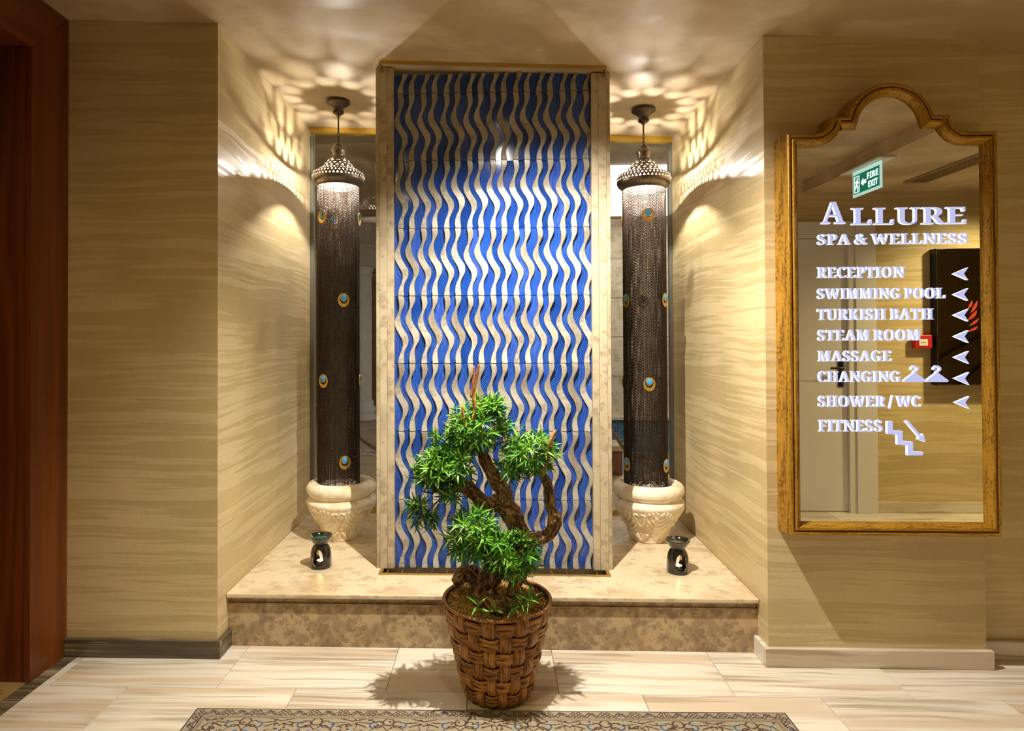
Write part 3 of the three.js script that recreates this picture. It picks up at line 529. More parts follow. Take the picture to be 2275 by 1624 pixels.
// ------------------------------------------------------------------ woven basket
const BX = 0.0045, BZ = -2.206, BH = 0.333, RT = 0.190, RB = 0.112;
const fibre = (u, v) => 0.6 * fbm(u, v, 60, 3, 4, 3, 0.6) + 0.4 * fbm(u, v, 14, 5, 3, 8);
const caneMap = tex(512, 512, (u, v) => { const f = fibre(u, v); let c = mix3(rgb(106, 66, 24), rgb(196, 138, 66), sstep(0.28, 0.64, f)); return mix3(c, rgb(206, 164, 104), 0.8 * sstep(0.70, 0.82, fbm(u, v, 40, 6, 3, 60))); });
const caneBump = grey(512, 512, fibre);
const caneMats = [[1, 1, 1], [0.8, 0.74, 0.68], [1.12, 1.1, 1.05]].map((c) => std({ map: caneMap, color: new THREE.Color(...c), roughness: 0.42, bumpMap: caneBump, bumpScale: 0.0022 }));
{
  const g = thing('woven_basket', 'round brown woven cane basket holding the bonsai', 'basket', [BX, 0, BZ]);
  const rad = (y) => RB + (RT - RB) * Math.pow(Math.max(0, y) / BH, 0.85);
  mesh('liner', lathe([[0, 0.002], [RB - 0.008, 0.002], [rad(0.1) - 0.008, 0.1], [rad(0.2) - 0.008, 0.2], [RT - 0.008, BH - 0.004], [RT - 0.013, BH - 0.004], [RT - 0.02, 0.25], [0, 0.25]], 64), std({ color: new THREE.Color(0.05, 0.026, 0.012), roughness: 0.8 }), g);
  const NC = 20, NR = 6, y0 = 0.006, y1 = BH - 0.012, ch = (y1 - y0) / NR, ca = 2 * Math.PI / NC;
  const wrap = (a, y, o) => [(rad(y) + o) * Math.sin(a), y, (rad(y) + o) * Math.cos(a)];
  for (let r = 0; r < NR; r++) {
    const yc = y0 + ch * (r + 0.5);
    const vert = [0, 1].map((q) => grid(9, 8, (i, j) => { const s = i * 2 - 1, t = j * 2 - 1, edge = Math.sqrt(Math.max(0, 1 - Math.pow(Math.abs(s), 6))); const rib = 0.0012 * Math.abs(Math.cos(s * (q ? 3.4 : 4.6))); const o = -0.009 + (0.0145 * Math.cos(t * 1.35) + rib) * edge; return [...wrap(s * ca * 0.43 + 0.006 * q * t, Math.max(0.001, yc + t * ch * 0.64), o), i * 0.3 + 0.37 * q + 0.1 * r, j * 0.5]; }));
    const hor = [2, 3].map((nb) => merge([...Array(nb)].map((_, b) => grid(8, 5, (i, j) => { const s = i * 2 - 1, t = j * 2 - 1, yb = yc + ch * 0.80 * ((b + 0.5) / nb - 0.5) + 0.0016 * Math.sin(3 * s + b * 2); const o = -0.009 + (0.0145 * Math.cos(s * 1.3)) * (0.72 + 0.28 * Math.sqrt(Math.max(0, 1 - t * t))); return [...wrap(s * ca * 0.66, yb + t * ch * 0.39 / nb, o), 0.12 * j + 0.3 * b + 0.15 * r, i * 0.5]; }))));
    for (let k = 0; k < NC; k++) {
      const over = (k + r) % 2 === 0, m = mesh(over ? 'upright_cane' : 'cross_cane', over ? vert[Math.floor(rnd() * 2)] : hor[r === NR - 1 || rnd() < 0.6 ? 0 : 1], caneMats[Math.floor(rnd() * 3)], g);
      m.rotation.y = (k + 0.5) * ca + rr(-0.012, 0.012);
    }
  }
  mesh('rim', merge([new THREE.TorusGeometry(RT - 0.003, 0.0055, 8, 96).rotateX(Math.PI / 2).translate(0, BH - 0.004, 0), ...[...Array(90)].map((_, k) => new THREE.TorusGeometry(0.0052, 0.0017, 4, 8).scale(1, 1, 1.8).translate(0, 0, 0).rotateZ(0.1).translate(RT - 0.003, BH - 0.004, 0).rotateY(k / 90 * 2 * Math.PI))]), caneMats[0], g);
}

// ------------------------------------------------------------------ bonsai
const barkFn = (u, v) => 0.55 * fbm(u + 0.1 * fbm(u, v, 4, 4, 2, 7), v, 16, 5, 4, 21, 0.6) + 0.45 * fbm(u, v, 40, 16, 3, 33);
const barkMap = tex(512, 512, (u, v) => mix3(rgb(66, 45, 28), rgb(186, 148, 108), sstep(0.34, 0.62, barkFn(u, v))));
const barkBump = grey(512, 512, barkFn);
const barkMat = std({ map: rep(barkMap, 2, 2), roughness: 0.75, bumpMap: rep(barkBump, 2, 2), bumpScale: 0.012 });
const twigMat = std({ map: barkMap, color: new THREE.Color(1.9, 1.2, 0.6), roughness: 0.6, bumpMap: barkBump, bumpScale: 0.001 });
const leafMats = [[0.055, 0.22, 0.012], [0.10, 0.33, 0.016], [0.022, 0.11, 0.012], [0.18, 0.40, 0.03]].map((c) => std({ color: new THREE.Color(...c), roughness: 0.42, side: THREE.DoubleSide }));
{
  const tree = thing('bonsai_tree', 'artificial bonsai with gnarled trunk and clumps of narrow green leaves', 'bonsai', [BX, 0.3, BZ]);
  const O = new THREE.Vector3(BX, 0.3, BZ);
  // limb through photo points: px, py, distance, radius in metres
  const limb = (pts, n, m, amp, s) => {
    const P = pts.map(([x, y, d]) => at(x, y, d).sub(O)), cv = new THREE.CatmullRomCurve3(P), R = pts.map((p) => p[3]);
    const fr = cv.computeFrenetFrames(n, false), L0 = cv.getLength();
    const body = grid(m, n, (i, j) => {
      const k = Math.round(j * n), c = cv.getPoint(k / n), a = i * 2 * Math.PI, q = j * (R.length - 1), q0 = Math.min(R.length - 2, Math.floor(q));
      let r = mixn(R[q0], R[q0 + 1], q - q0); const bump = fbm(i, j, 6, 12, 4, s, 0.6) - 0.5, tw = Math.sin(3 * a + 9 * j + s) * 0.5 + Math.sin(5 * a - 14 * j) * 0.3; r *= 1 + amp * (2.0 * bump + 0.26 * tw);
      if (k === n || k === 0) r *= 0.35;
      const v = c.clone().addScaledVector(fr.normals[k], r * Math.cos(a)).addScaledVector(fr.binormals[k], r * Math.sin(a)); return [v.x, v.y, v.z, i * 0.5, j * L0 * 3];
    }); return body;
  };
  mesh('trunk', limb([[1068, 1345, 2.17, 0.036], [1078, 1300, 2.17, 0.034], [1100, 1265, 2.17, 0.034], [1140, 1230, 2.17, 0.03], [1165, 1200, 2.18, 0.030], [1150, 1165, 2.18, 0.030], [1122, 1128, 2.18, 0.034], [1104, 1105, 2.18, 0.036]], 90, 30, 0.55, 5), barkMat, tree);
  mesh('root', limb([[1008, 1296, 2.22, 0.010], [1022, 1282, 2.22, 0.022], [1044, 1268, 2.21, 0.026], [1060, 1290, 2.19, 0.028], [1072, 1335, 2.17, 0.028]], 40, 18, 0.6, 9), barkMat, tree);
  mesh('root', limb([[1135, 1330, 2.12, 0.028], [1150, 1290, 2.14, 0.024], [1160, 1250, 2.16, 0.018], [1150, 1220, 2.17, 0.012]], 30, 16, 0.6, 13), barkMat, tree);
  mesh('root', limb([[1130, 1345, 2.10, 0.02], [1100, 1338, 2.10, 0.03], [1085, 1315, 2.12, 0.028]], 20, 14, 0.5, 17), barkMat, tree);
  const B = (pts, n, s, amp = 0.45) => mesh('branch', limb(pts, Math.round(n * 1.5), 24, amp, s), barkMat, tree);
  B([[1108, 1118, 2.18, 0.030], [1080, 1120, 2.17, 0.026], [1055, 1098, 2.16, 0.026], [1035, 1082, 2.15, 0.024], [1012, 1085, 2.13, 0.016], [985, 1095, 2.12, 0.009], [955, 1080, 2.12, 0.005]], 44, 21);
  B([[1112, 1118, 2.18, 0.034], [1118, 1100, 2.17, 0.034], [1112, 1082, 2.16, 0.026], [1096, 1058, 2.16, 0.022], [1078, 1025, 2.16, 0.019], [1062, 985, 2.16, 0.014], [1050, 940, 2.15, 0.008], [1048, 905, 2.14, 0.005]], 50, 25);
  B([[1145, 1180, 2.18, 0.020], [1172, 1192, 2.17, 0.024], [1200, 1196, 2.16, 0.024], [1224, 1182, 2.16, 0.024], [1232, 1150, 2.17, 0.022], [1222, 1122, 2.17, 0.017], [1222, 1090, 2.17, 0.019], [1210, 1062, 2.17, 0.016], [1198, 1038, 2.16, 0.011], [1182, 1000, 2.15, 0.006]], 64, 29, 0.55);
  for (const [px, py, d, r, s] of [[1122, 1110, 2.15, 0.030, 3], [1104, 1079, 2.145, 0.015, 6], [1210, 1068, 2.15, 0.013, 9], [1138, 1174, 2.155, 0.017, 12]]) { const q = at(px, py, d).sub(O); mesh('knot', grid(16, 10, (i, j) => { const a = i * 6.2832, b = j * Math.PI, k = r * (1 + 0.35 * (fbm(i, j, 4, 3, 3, s) - 0.5)); return [q.x + k * Math.sin(b) * Math.cos(a), q.y + k * Math.cos(b), q.z + k * Math.sin(b) * Math.sin(a) * 0.8, i, j]; }), barkMat, tree); }
  const T = (pts) => mesh('cut_twig', limb(pts, 16, 8, 0.25, 41), twigMat, tree);
  T([[1046, 885, 2.10, 0.0045], [1050, 858, 2.10, 0.0050], [1053, 830, 2.10, 0.0036], [1053, 812, 2.10, 0.0034]]);
  T([[1051, 900, 2.10, 0.0048], [1055, 862, 2.10, 0.0040], [1061, 828, 2.10, 0.0048], [1064, 808, 2.10, 0.0042]]);
  T([[1048, 935, 2.08, 0.0045], [1055, 908, 2.08, 0.0055], [1054, 884, 2.08, 0.0044]]);
  T([[1034, 950, 2.08, 0.0042], [1029, 925, 2.08, 0.005], [1028, 902, 2.08, 0.0046]]);
  T([[1207, 1058, 2.11, 0.007], [1216, 1010, 2.09, 0.0065], [1224, 978, 2.08, 0.006], [1236, 955, 2.08, 0.0055]]);
  for (const pts of [[[1020, 1085], [975, 1112], [945, 1142], [925, 1158]], [[1010, 1090], [968, 1130], [960, 1165]], [[1010, 1080], [960, 1095], [935, 1090]], [[1085, 990], [1110, 985], [1140, 975]], [[1195, 1045], [1172, 1062], [1150, 1058]]]) mesh('twig', limb(pts.map(([x, y], k) => [x, y, 2.13 - 0.012 * k, 0.0035 - 0.0006 * k]), 14, 6, 0.2, 51), barkMat, tree);
  // narrow pointed leaf along +y
  const leafGeo = [0, 1, 2].map((k) => grid(2, 6, (i, j) => { const w = 0.092 * Math.pow(Math.sin(Math.PI * Math.pow(j, 0.8)), 0.85) * (1 - 0.25 * j), s = i * 2 - 1; return [s * w + (k - 1) * 0.05 * j * j, j, -0.34 * (0.6 + 0.4 * k) * j * j + 0.03 * Math.abs(s) * Math.sin(Math.PI * j), i, j]; }));
  const leaves = [];
  const up = new THREE.Vector3(0, 1, 0), X = new THREE.Vector3(), Y = new THREE.Vector3(), Z = new THREE.Vector3();
  const sprig = (o, d, n, len, tone) => {
    const t0 = rr(0, 6.28), ref = Math.abs(d.y) < 0.9 ? up : new THREE.Vector3(1, 0, 0), e1 = new THREE.Vector3().crossVectors(d, ref).normalize(), e2 = new THREE.Vector3().crossVectors(d, e1);
    for (let k = 0; k < n; k++) {
      const a = t0 + k * 2.39996, f = k / n, open = mixn(1.25, 0.35, f) + rr(-0.15, 0.15), out = e1.clone().multiplyScalar(Math.cos(a)).addScaledVector(e2, Math.sin(a));
      Y.copy(d).multiplyScalar(Math.cos(open)).addScaledVector(out, Math.sin(open)).normalize(); Z.copy(d).addScaledVector(out, -0.6).addScaledVector(Y, -d.dot(Y)).normalize(); X.crossVectors(Y, Z).normalize(); Z.crossVectors(X, Y);
      const l = len * rr(0.75, 1.2), p = o.clone().addScaledVector(d, -len * 0.5 * (1 - f)), m = new THREE.Matrix4().makeBasis(X.clone().multiplyScalar(l * 0.92), Y.clone().multiplyScalar(l), Z.clone().multiplyScalar(l)); m.setPosition(p);
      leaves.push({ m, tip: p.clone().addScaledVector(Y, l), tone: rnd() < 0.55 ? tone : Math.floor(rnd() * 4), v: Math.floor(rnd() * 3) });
    }
  };
  const clump = (px, py, d, rx, ry, rz, n, len, bias = 0.35) => {
    const c = at(px, py, d).sub(O), s = d / F;
    for (let k = 0; k < n; k++) {
      const v = new THREE.Vector3(rr(-1, 1), rr(-1, 1), rr(-1, 1)); while (v.length() > 1 || v.length() < 0.2) v.set(rr(-1, 1), rr(-1, 1), rr(-1, 1));
      const q = v.clone().normalize().multiplyScalar(0.45 + 0.5 * v.length()), o = new THREE.Vector3(c.x + q.x * rx * s, c.y + q.y * ry * s, c.z + q.z * rz);
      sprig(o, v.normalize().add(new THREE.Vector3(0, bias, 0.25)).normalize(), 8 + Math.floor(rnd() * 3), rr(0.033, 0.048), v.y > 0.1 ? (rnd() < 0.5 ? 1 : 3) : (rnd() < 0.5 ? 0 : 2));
    }
  };
  clump(1062, 945, 2.14, 74, 56, 0.085, 104, 0.05); clump(1005, 985, 2.12, 54, 34, 0.07, 36, 0.05, 0.1); clump(1085, 905, 2.14, 40, 26, 0.06, 25, 0.05);
  clump(975, 1046, 2.11, 56, 46, 0.075, 87, 0.05); clump(1015, 1036, 2.11, 38, 36, 0.06, 28, 0.05);
  clump(1178, 1004, 2.13, 62, 46, 0.08, 92, 0.05); clump(1135, 1040, 2.12, 36, 28, 0.06, 20, 0.05, 0.0);
  clump(1048, 1188, 2.09, 58, 62, 0.075, 104, 0.05, 0.2); clump(1140, 1234, 2.07, 60, 50, 0.07, 92, 0.05, 0.1); clump(1092, 1215, 2.06, 46, 50, 0.05, 36, 0.05, 0);
  clump(930, 1140, 2.10, 22, 30, 0.03, 17, 0.05, -0.6); clump(960, 1155, 2.10, 12, 14, 0.02, 7, 0.05, -1.2); clump(1003, 1105, 2.08, 16, 16, 0.03, 7, 0.05, -0.3);
  // loose sprays lying on the moss
  for (const [px, py, n] of [[1138, 1348, 8], [1160, 1338, 6], [1175, 1330, 6], [1060, 1342, 5], [1100, 1352, 4]]) sprig(at(px, py, 2.02).sub(O), new THREE.Vector3(rr(-0.4, 0.4), 0.7, 0.5).normalize(), n, 0.045, rnd() < 0.5 ? 1 : 2);
  const eye = new THREE.Vector3(0, CAM.h, 0).sub(O); leaves.forEach((l) => { l.d = l.tip.distanceTo(eye); }); leaves.sort((a, b) => a.d - b.d);
  const rest = [[], [], [], []];
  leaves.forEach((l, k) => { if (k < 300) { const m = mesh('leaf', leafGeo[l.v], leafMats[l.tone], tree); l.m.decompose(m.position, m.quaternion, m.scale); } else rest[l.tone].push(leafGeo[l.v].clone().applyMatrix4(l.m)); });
  // the other leaves: one part with its four greens as vertex colours
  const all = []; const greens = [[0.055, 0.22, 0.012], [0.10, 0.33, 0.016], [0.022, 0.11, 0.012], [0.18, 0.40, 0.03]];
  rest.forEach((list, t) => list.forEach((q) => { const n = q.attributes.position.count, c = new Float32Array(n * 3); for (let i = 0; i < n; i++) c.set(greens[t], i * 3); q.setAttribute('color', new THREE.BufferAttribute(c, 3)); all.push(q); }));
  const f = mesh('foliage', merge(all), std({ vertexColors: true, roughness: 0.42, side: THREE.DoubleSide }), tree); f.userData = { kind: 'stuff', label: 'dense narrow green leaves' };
}
{ // moss bed in the basket
  const g = thing('moss_bed', 'dry ochre moss covering the soil in the basket', 'moss', [BX, 0, BZ]);
  const hgt = (x, z) => 0.292 + 0.026 * fbm(x * 2 + 3, z * 2 + 3, 12, 12, 3, 4) + 0.012 * (1 - Math.hypot(x, z) / 0.18);
  mesh('soil', grid(40, 14, (i, j) => { const a = i * 6.28318, r = 0.176 * j, x = r * Math.sin(a), z = r * Math.cos(a); return [x, hgt(x, z) - 0.006, z]; }), std({ color: new THREE.Color(0.11, 0.065, 0.03), roughness: 1 }), g);
  const curl = merge([...Array(7)].map(() => tube([[0, 0, 0], [rr(-0.004, 0.004), rr(0.002, 0.005), rr(-0.004, 0.004)], [rr(-0.006, 0.006), rr(0.003, 0.008), rr(-0.006, 0.006)]], 0.0008, 4, 3)));
  const N = 3600, im = new THREE.InstancedMesh(curl, std({ color: 0xffffff, roughness: 0.95 }), N); im.name = 'moss'; im.userData = { kind: 'stuff', label: 'curly ochre moss' };
  const m = new THREE.Matrix4(), e = new THREE.Euler(), c = new THREE.Color();
  for (let k = 0; k < N; k++) { const a = rr(0, 6.283), r = 0.174 * Math.sqrt(rnd()), x = r * Math.sin(a), z = r * Math.cos(a); m.makeRotationFromEuler(e.set(rr(-0.6, 0.6), rr(0, 6.28), rr(-0.6, 0.6))); const s = rr(1.3, 2.8); m.scale(new THREE.Vector3(s, s, s)); m.setPosition(x, hgt(x, z) - 0.003, z); im.setMatrixAt(k, m); const q = fbm(x * 2 + 3, z * 2 + 3, 20, 20, 2, 9) + rr(-0.15, 0.15); im.setColorAt(k, c.setRGB(mixn(0.26, 0.74, q), mixn(0.16, 0.50, q), mixn(0.04, 0.15, q))); }
  g.add(im);
}

// ------------------------------------------------------------------ rug
{
  const RWd = 1.956, RLn = 1.02, NX = 1024, NY = 512; // stitches of about 2 mm
  const beige = rgb(152, 140, 114), brown = rgb(70, 48, 38), blue = rgb(58, 84, 122), edge = rgb(38, 34, 36), pale = rgb(140, 150, 152);
  const rugMap = tex(NX * 2, NY * 2, (u0, v0) => {
    const i = Math.floor(u0 * NX), j = Math.floor(v0 * NY), xm = (i + 0.5) / NX * RWd, ym = (j + 0.5) / NY * RLn; // metres, ym from the front edge
    const dxe = Math.min(xm, RWd - xm), dye = Math.min(ym, RLn - ym), onY = dye < dxe, ac = Math.min(dxe, dye) * 1000, al = (onY ? xm : ym) * 1000; // mm across and along the border
    let c = beige, k = 0.9 + 0.16 * hash(i, j, 3) + 0.10 * (fbm(u0, v0, 6, 4, 3, 12) - 0.5);
    const near = (d, w) => Math.abs(d) < w;
    if (ac < 5) c = edge;
    else if (ac < 42) { // guard stripe: figure eights and hooked scrolls
      const p = ((al % 96) + 96) % 96, y = ac - 23;
      if (p < 34) { const q = (p % 17) - 8.5; if (near(Math.hypot(q, Math.abs(y) - 7.5) - 5.6, 1.9)) c = brown; else if (Math.hypot(q, Math.abs(y) - 7.5) < 2) c = pale; }
      else { const q = (p - 34) / 62 * 2 * Math.PI; if (near(y - 10 * Math.sin(q * 1.5 + 0.6), 3.2) || near(y + 9 * Math.sin(q * 1.5 + 2.2) - 2, 2.6)) c = brown; else if (near(Math.hypot(p - 65, y * 1.2) - 7, 2)) c = blue; }
      if (near(y - 15.5, 1.4) && hash(i >> 1, 3, 7) > 0.3) c = brown;
    } else if (ac < 48) c = near(ac - 45, 1.6) ? brown : beige;
    else if (ac < 53) c = near(ac - 51, 1.2) ? brown : beige;
    else if (ac < 190) { // main border: paired leaves, rosettes and blue buds
      const P = 232, p = (((al + 40) % P) + P) % P - P / 2, y = ac - 118, ap = Math.abs(p);
      const petal = Math.abs(Math.hypot(ap, y) - (26 + 13 * Math.cos(5 * Math.atan2(y, ap + 0.001)))); if (petal < 3.2) c = brown; if (Math.hypot(ap, y) < 8) c = pale;
      if (near(y + 40 - 0.5 * (ap - 12), 3) && ap > 10 && ap < 48) c = brown; if (near(y + 58 + 0.32 * (ap - 20), 2.6) && ap < 56) c = brown; if (near(y + 50 - 0.15 * ap, 2.4) && ap > 20 && ap < 62) c = brown;
      if (near(Math.hypot(ap - 72, y + 32) - 14, 3) && ap < 78) c = blue; if (near(Math.hypot(ap - 84, y + 36) - 16, 2.6) && ap > 76) c = brown; if (near(Math.hypot(ap - 116, y + 48) - 17, 2.6)) c = brown; if (near(y - 30 * Math.sin(ap / 19), 3.0) && ap > 40) c = brown;
      if (Math.hypot(ap - 100, y - 4) < 8) c = blue; if (near(y - 44 - 8 * Math.sin(ap / 9), 2.6)) c = brown; if (hash(i >> 2, j >> 2, 9) > 0.94) c = brown;
    } else if (ac < 196) c = brown;
    else { const X = xm * 1000 % 260 - 130, Yy = ym * 1000 % 260 - 130, d = Math.abs(X) + Math.abs(Yy); if (near(d - 90, 4) || near(d - 40, 5)) c = brown; else if (d < 26) c = blue; else if (near(Math.hypot(Math.abs(X) - 90, Math.abs(Yy) - 90) - 18, 3)) c = brown; }
    if (hash(i, j, 21) > 0.9) c = mix3(c, beige, 0.5);
    return c.map((q) => q * k);
  });
  const pile = grey(512, 512, (u, v) => 0.5 + 0.5 * Math.sin(2 * Math.PI * 64 * v) * (0.6 + 0.4 * hash(Math.floor(u * 128), Math.floor(v * 64), 4)));
  const g = new RoundedBoxGeometry(RWd, 0.008, RLn, 2, 0.003), p = g.attributes.position, uv = g.attributes.uv;
  for (let k = 0; k < p.count; k++) uv.setXY(k, clamp(p.getX(k) / RWd + 0.5, 0.001, 0.999), clamp(0.5 - p.getZ(k) / RLn, 0.001, 0.999));
  g.translate(RWd / 2, 0.0045, RLn / 2);
  const rug = solo('runner_rug', g, std({ map: rugMap, roughness: 0.95, bumpMap: rep(pile, 6, 3), bumpScale: 0.001 }), 'worn beige patterned rug with brown and blue border in front of the basket', 'rug', [-1.004, 0, -2.066]);
  rug.rotation.y = Math.atan2(0.029, 1.956);
}

// ------------------------------------------------------------------ mirror sign in an arched gold frame
const font = await new FontLoader().loadAsync('fonts/droid/droid_serif_bold.typeface.json');
const sans = await new FontLoader().loadAsync('fonts/droid/droid_sans_bold.typeface.json');
function textLine(f, str, x0, x1, y0, y1, depth, emit) { // letters fitted into a box, each an own geometry
  const bb = (g) => { g.computeBoundingBox(); return g.boundingBox; }, cap = bb(new TextGeometry('H', { font: f, size: 1, depth: 0.01 })).max.y;
  const list = []; let x = 0;
  for (const ch of str) {
    const gl = f.data.glyphs[ch] || f.data.glyphs[' ']; const adv = gl.ha / f.data.resolution;
    if (ch === ' ') { x += adv * 0.8; continue; }
    const g = new TextGeometry(ch, { font: f, size: 1, depth: 1, curveSegments: 4, bevelEnabled: false }), q = bb(g), l = x + q.min.x, r = x + q.max.x; g.translate(x, 0, 0); list.push([ch, g, l, r]); x += adv * 1.03;
  }
  const a = list[0][2], b = list[list.length - 1][3];
  for (const [ch, g] of list) { g.translate(-a, 0, 0); g.scale((x1 - x0) / (b - a), (y1 - y0) / cap, depth); g.translate(x0, y0, 0); emit(ch, g); }
}
{
  const sign = thing('mirror_sign', 'tall arched mirror in antique gold frame with glowing white wayfinding letters', 'mirror');
  const xc = 1.4515, hw = 0.3785, yb = 0.519, yt = 1.994, zw = -DW + 0.0005;
  const half = []; const add = (x, y) => half.push([x, y]);
  add(hw, yb); add(hw, yt); add(0.270, yt); for (let k = 1; k <= 10; k++) { const t = k / 10 * Math.PI / 2; add(0.270 - 0.058 * Math.sin(t), yt + 0.062 - 0.062 * Math.cos(t)); } add(0.155, yt + 0.062);
  const R = 0.1598, cy = yt + 0.0232, a0 = Math.asin(0.0388 / R); for (let k = 1; k <= 16; k++) { const t = a0 + (Math.PI / 2 - a0) * k / 16; add(R * Math.cos(t), cy + R * Math.sin(t)); }
  const out = [...half.map(([x, y]) => [xc + x, y]), ...half.slice(0, -1).reverse().map(([x, y]) => [xc - x, y])];
  const n = out.length, mit = out.map((p, i) => { const a = out[(i + n - 1) % n], b = out[(i + 1) % n], d1 = [p[0] - a[0], p[1] - a[1]], d2 = [b[0] - p[0], b[1] - p[1]], l1 = Math.hypot(...d1), l2 = Math.hypot(...d2), n1 = [-d1[1] / l1, d1[0] / l1], n2 = [-d2[1] / l2, d2[0] / l2], s = [n1[0] + n2[0], n1[1] + n2[1]], k = 2 / (s[0] * s[0] + s[1] * s[1]); return [s[0] * k, s[1] * k]; });
  const ins = (o) => out.map((p, i) => [p[0] + mit[i][0] * o, p[1] + mit[i][1] * o]);
  const prof = [[0.0, 0.0], [0.0, 0.040], [0.0005, 0.068], [0.0, 0.072], [0.002, 0.090], [0.004, 0.097], [0.007, 0.1], [0.014, 0.099], [0.0165, 0.097], [0.0172, 0.086], [0.0196, 0.086], [0.0204, 0.097], [0.023, 0.1005], [0.029, 0.101], [0.035, 0.097], [0.041, 0.089], [0.045, 0.083], [0.047, 0.081], [0.0472, 0.074]];
  const loops = prof.map(([o]) => ins(o)), parts = [];
  let acc = 0;
  const sideParts = [];
  for (let i = 0; i < n; i++) { // each side of the outline gets its own crisp mitre
    const j = (i + 1) % n, len = Math.hypot(out[j][0] - out[i][0], out[j][1] - out[i][1]);
    const piece = (k0, k1) => grid(1, k1 - k0, (s, t) => { const k = k0 + Math.round(t * (k1 - k0)), q = s < 0.5 ? loops[k][i] : loops[k][j]; return [q[0], q[1], zw + prof[k][1], acc + s * len, k * 0.006]; }); parts.push(piece(4, prof.length - 1)); sideParts.push(piece(0, 4)); acc += len;
  }
  const fg = merge(parts); mesh('frame_side', toCreasedNormals(merge(sideParts), 0.5), goldMat, sign);
  mesh('frame', toCreasedNormals(fg, 0.5), goldMat, sign).userData.label = 'antique gold moulded frame';
  const inner = ins(0.0465), sh = new THREE.Shape(inner.map((p) => new THREE.Vector2(...p)));
  mesh('backing', new THREE.ExtrudeGeometry(new THREE.Shape(ins(0.002).map((p) => new THREE.Vector2(...p))), { depth: 0.06, bevelEnabled: false }).translate(0, 0, zw), blackMat, sign);
  const MZ = -2.335;
  mesh('mirror_glass', new THREE.ExtrudeGeometry(sh, { depth: 0.004, bevelEnabled: false }).translate(0, 0, MZ - 0.004), std({ color: new THREE.Color(0.88, 0.88, 0.86), metalness: 1, roughness: 0.0 }), sign).userData.label = 'silvered mirror glass';
  const face = std({ color: new THREE.Color(0.05, 0.05, 0.06), emissive: new THREE.Color(0.58, 0.61, 0.98), emissiveIntensity: 0.9, roughness: 0.3 });
  const side = std({ color: new THREE.Color(0.05, 0.05, 0.06), emissive: new THREE.Color(0.86, 0.9, 1.0), emissiveIntensity: 1.5, roughness: 0.3 });
  const LD = 0.0062, Z0 = MZ + 0.0003;
  const line = (name, str, l, r, t, b, f = font) => {
    const p0 = at(l + 5, b, 2.3275), p1 = at(r, t, 2.3275), grp = new THREE.Group(); grp.name = name; sign.add(grp); grp.userData.label = 'glowing lettering ' + str.toLowerCase();
    textLine(f, str, p0.x, p1.x, p0.y, p1.y, LD, (ch, g) => { g.translate(0, 0, Z0); mesh('letter', g, [face, side], grp); });
  };
  line('title_lettering', 'A', 1822, 1879, 448, 497); line('title_lettering', 'LLURE', 1889, 2148, 459, 499);
  line('subtitle_lettering', 'SPA & WELLNESS', 1813, 2152, 517, 543);
  for (const [s, l, r, t, b] of [['RECEPTION', 1813, 2012, 592, 617], ['SWIMMING POOL', 1813, 2102, 639, 664], ['TURKISH BATH', 1813, 2075, 685, 711], ['STEAM ROOM', 1814, 2048, 732, 757], ['MASSAGE', 1814.5, 1983, 779, 803], ['CHANGING', 1815, 2003, 825, 849], ['SHOWER / WC', 1815, 2048, 880, 904], ['FITNESS', 1816, 1962, 934, 959]]) line('direction_lettering', s, l, r, t, b);
  const ext = (name, pts, holes = []) => { const s = new THREE.Shape(pts.map(([x, y]) => { const p = at(x, y, 2.3275); return new THREE.Vector2(p.x, p.y); })); mesh(name, new THREE.ExtrudeGeometry(s, { depth: LD, bevelEnabled: false }).translate(0, 0, Z0), [face, side], sign); };
  for (const y of [608, 654, 700, 747.5, 794, 841, 894.5]) { const k = (y - 608) / 46 * 0.5; ext('arrow_head', [[2119 + k, y], [2152 + k, y - 14], [2142 + k, y], [2152 + k, y + 14]]); }
  for (const x of [2033, 2083]) { // coat hangers
    ext('hanger_icon', [[x - 24, 845], [x - 2.5, 829], [x - 2.5, 826], [x + 3, 823], [x + 5, 820], [x + 3, 817], [x - 1, 816.5], [x - 4, 819], [x - 4, 822], [x - 8, 822], [x - 8, 817.5], [x - 3, 812.5], [x + 4, 812.5], [x + 9, 817], [x + 9, 822], [x + 3, 827], [x + 3, 829], [x + 25, 845], [x + 24, 849], [x - 23, 849]].reverse());
  }
  ext('stair_icon', [[1972, 936], [1984, 936], [1984, 956], [2006, 958], [2006, 980], [2029, 982], [2029, 1003], [2052, 1005], [2051, 1012], [2017, 1012], [2017, 990], [1994, 988], [1994, 966], [1972, 964]].reverse());
  ext('arrow_icon', [[2012, 936], [2019, 935], [2047, 968], [2052, 964], [2057, 983], [2039, 976], [2043, 972]].reverse());
}

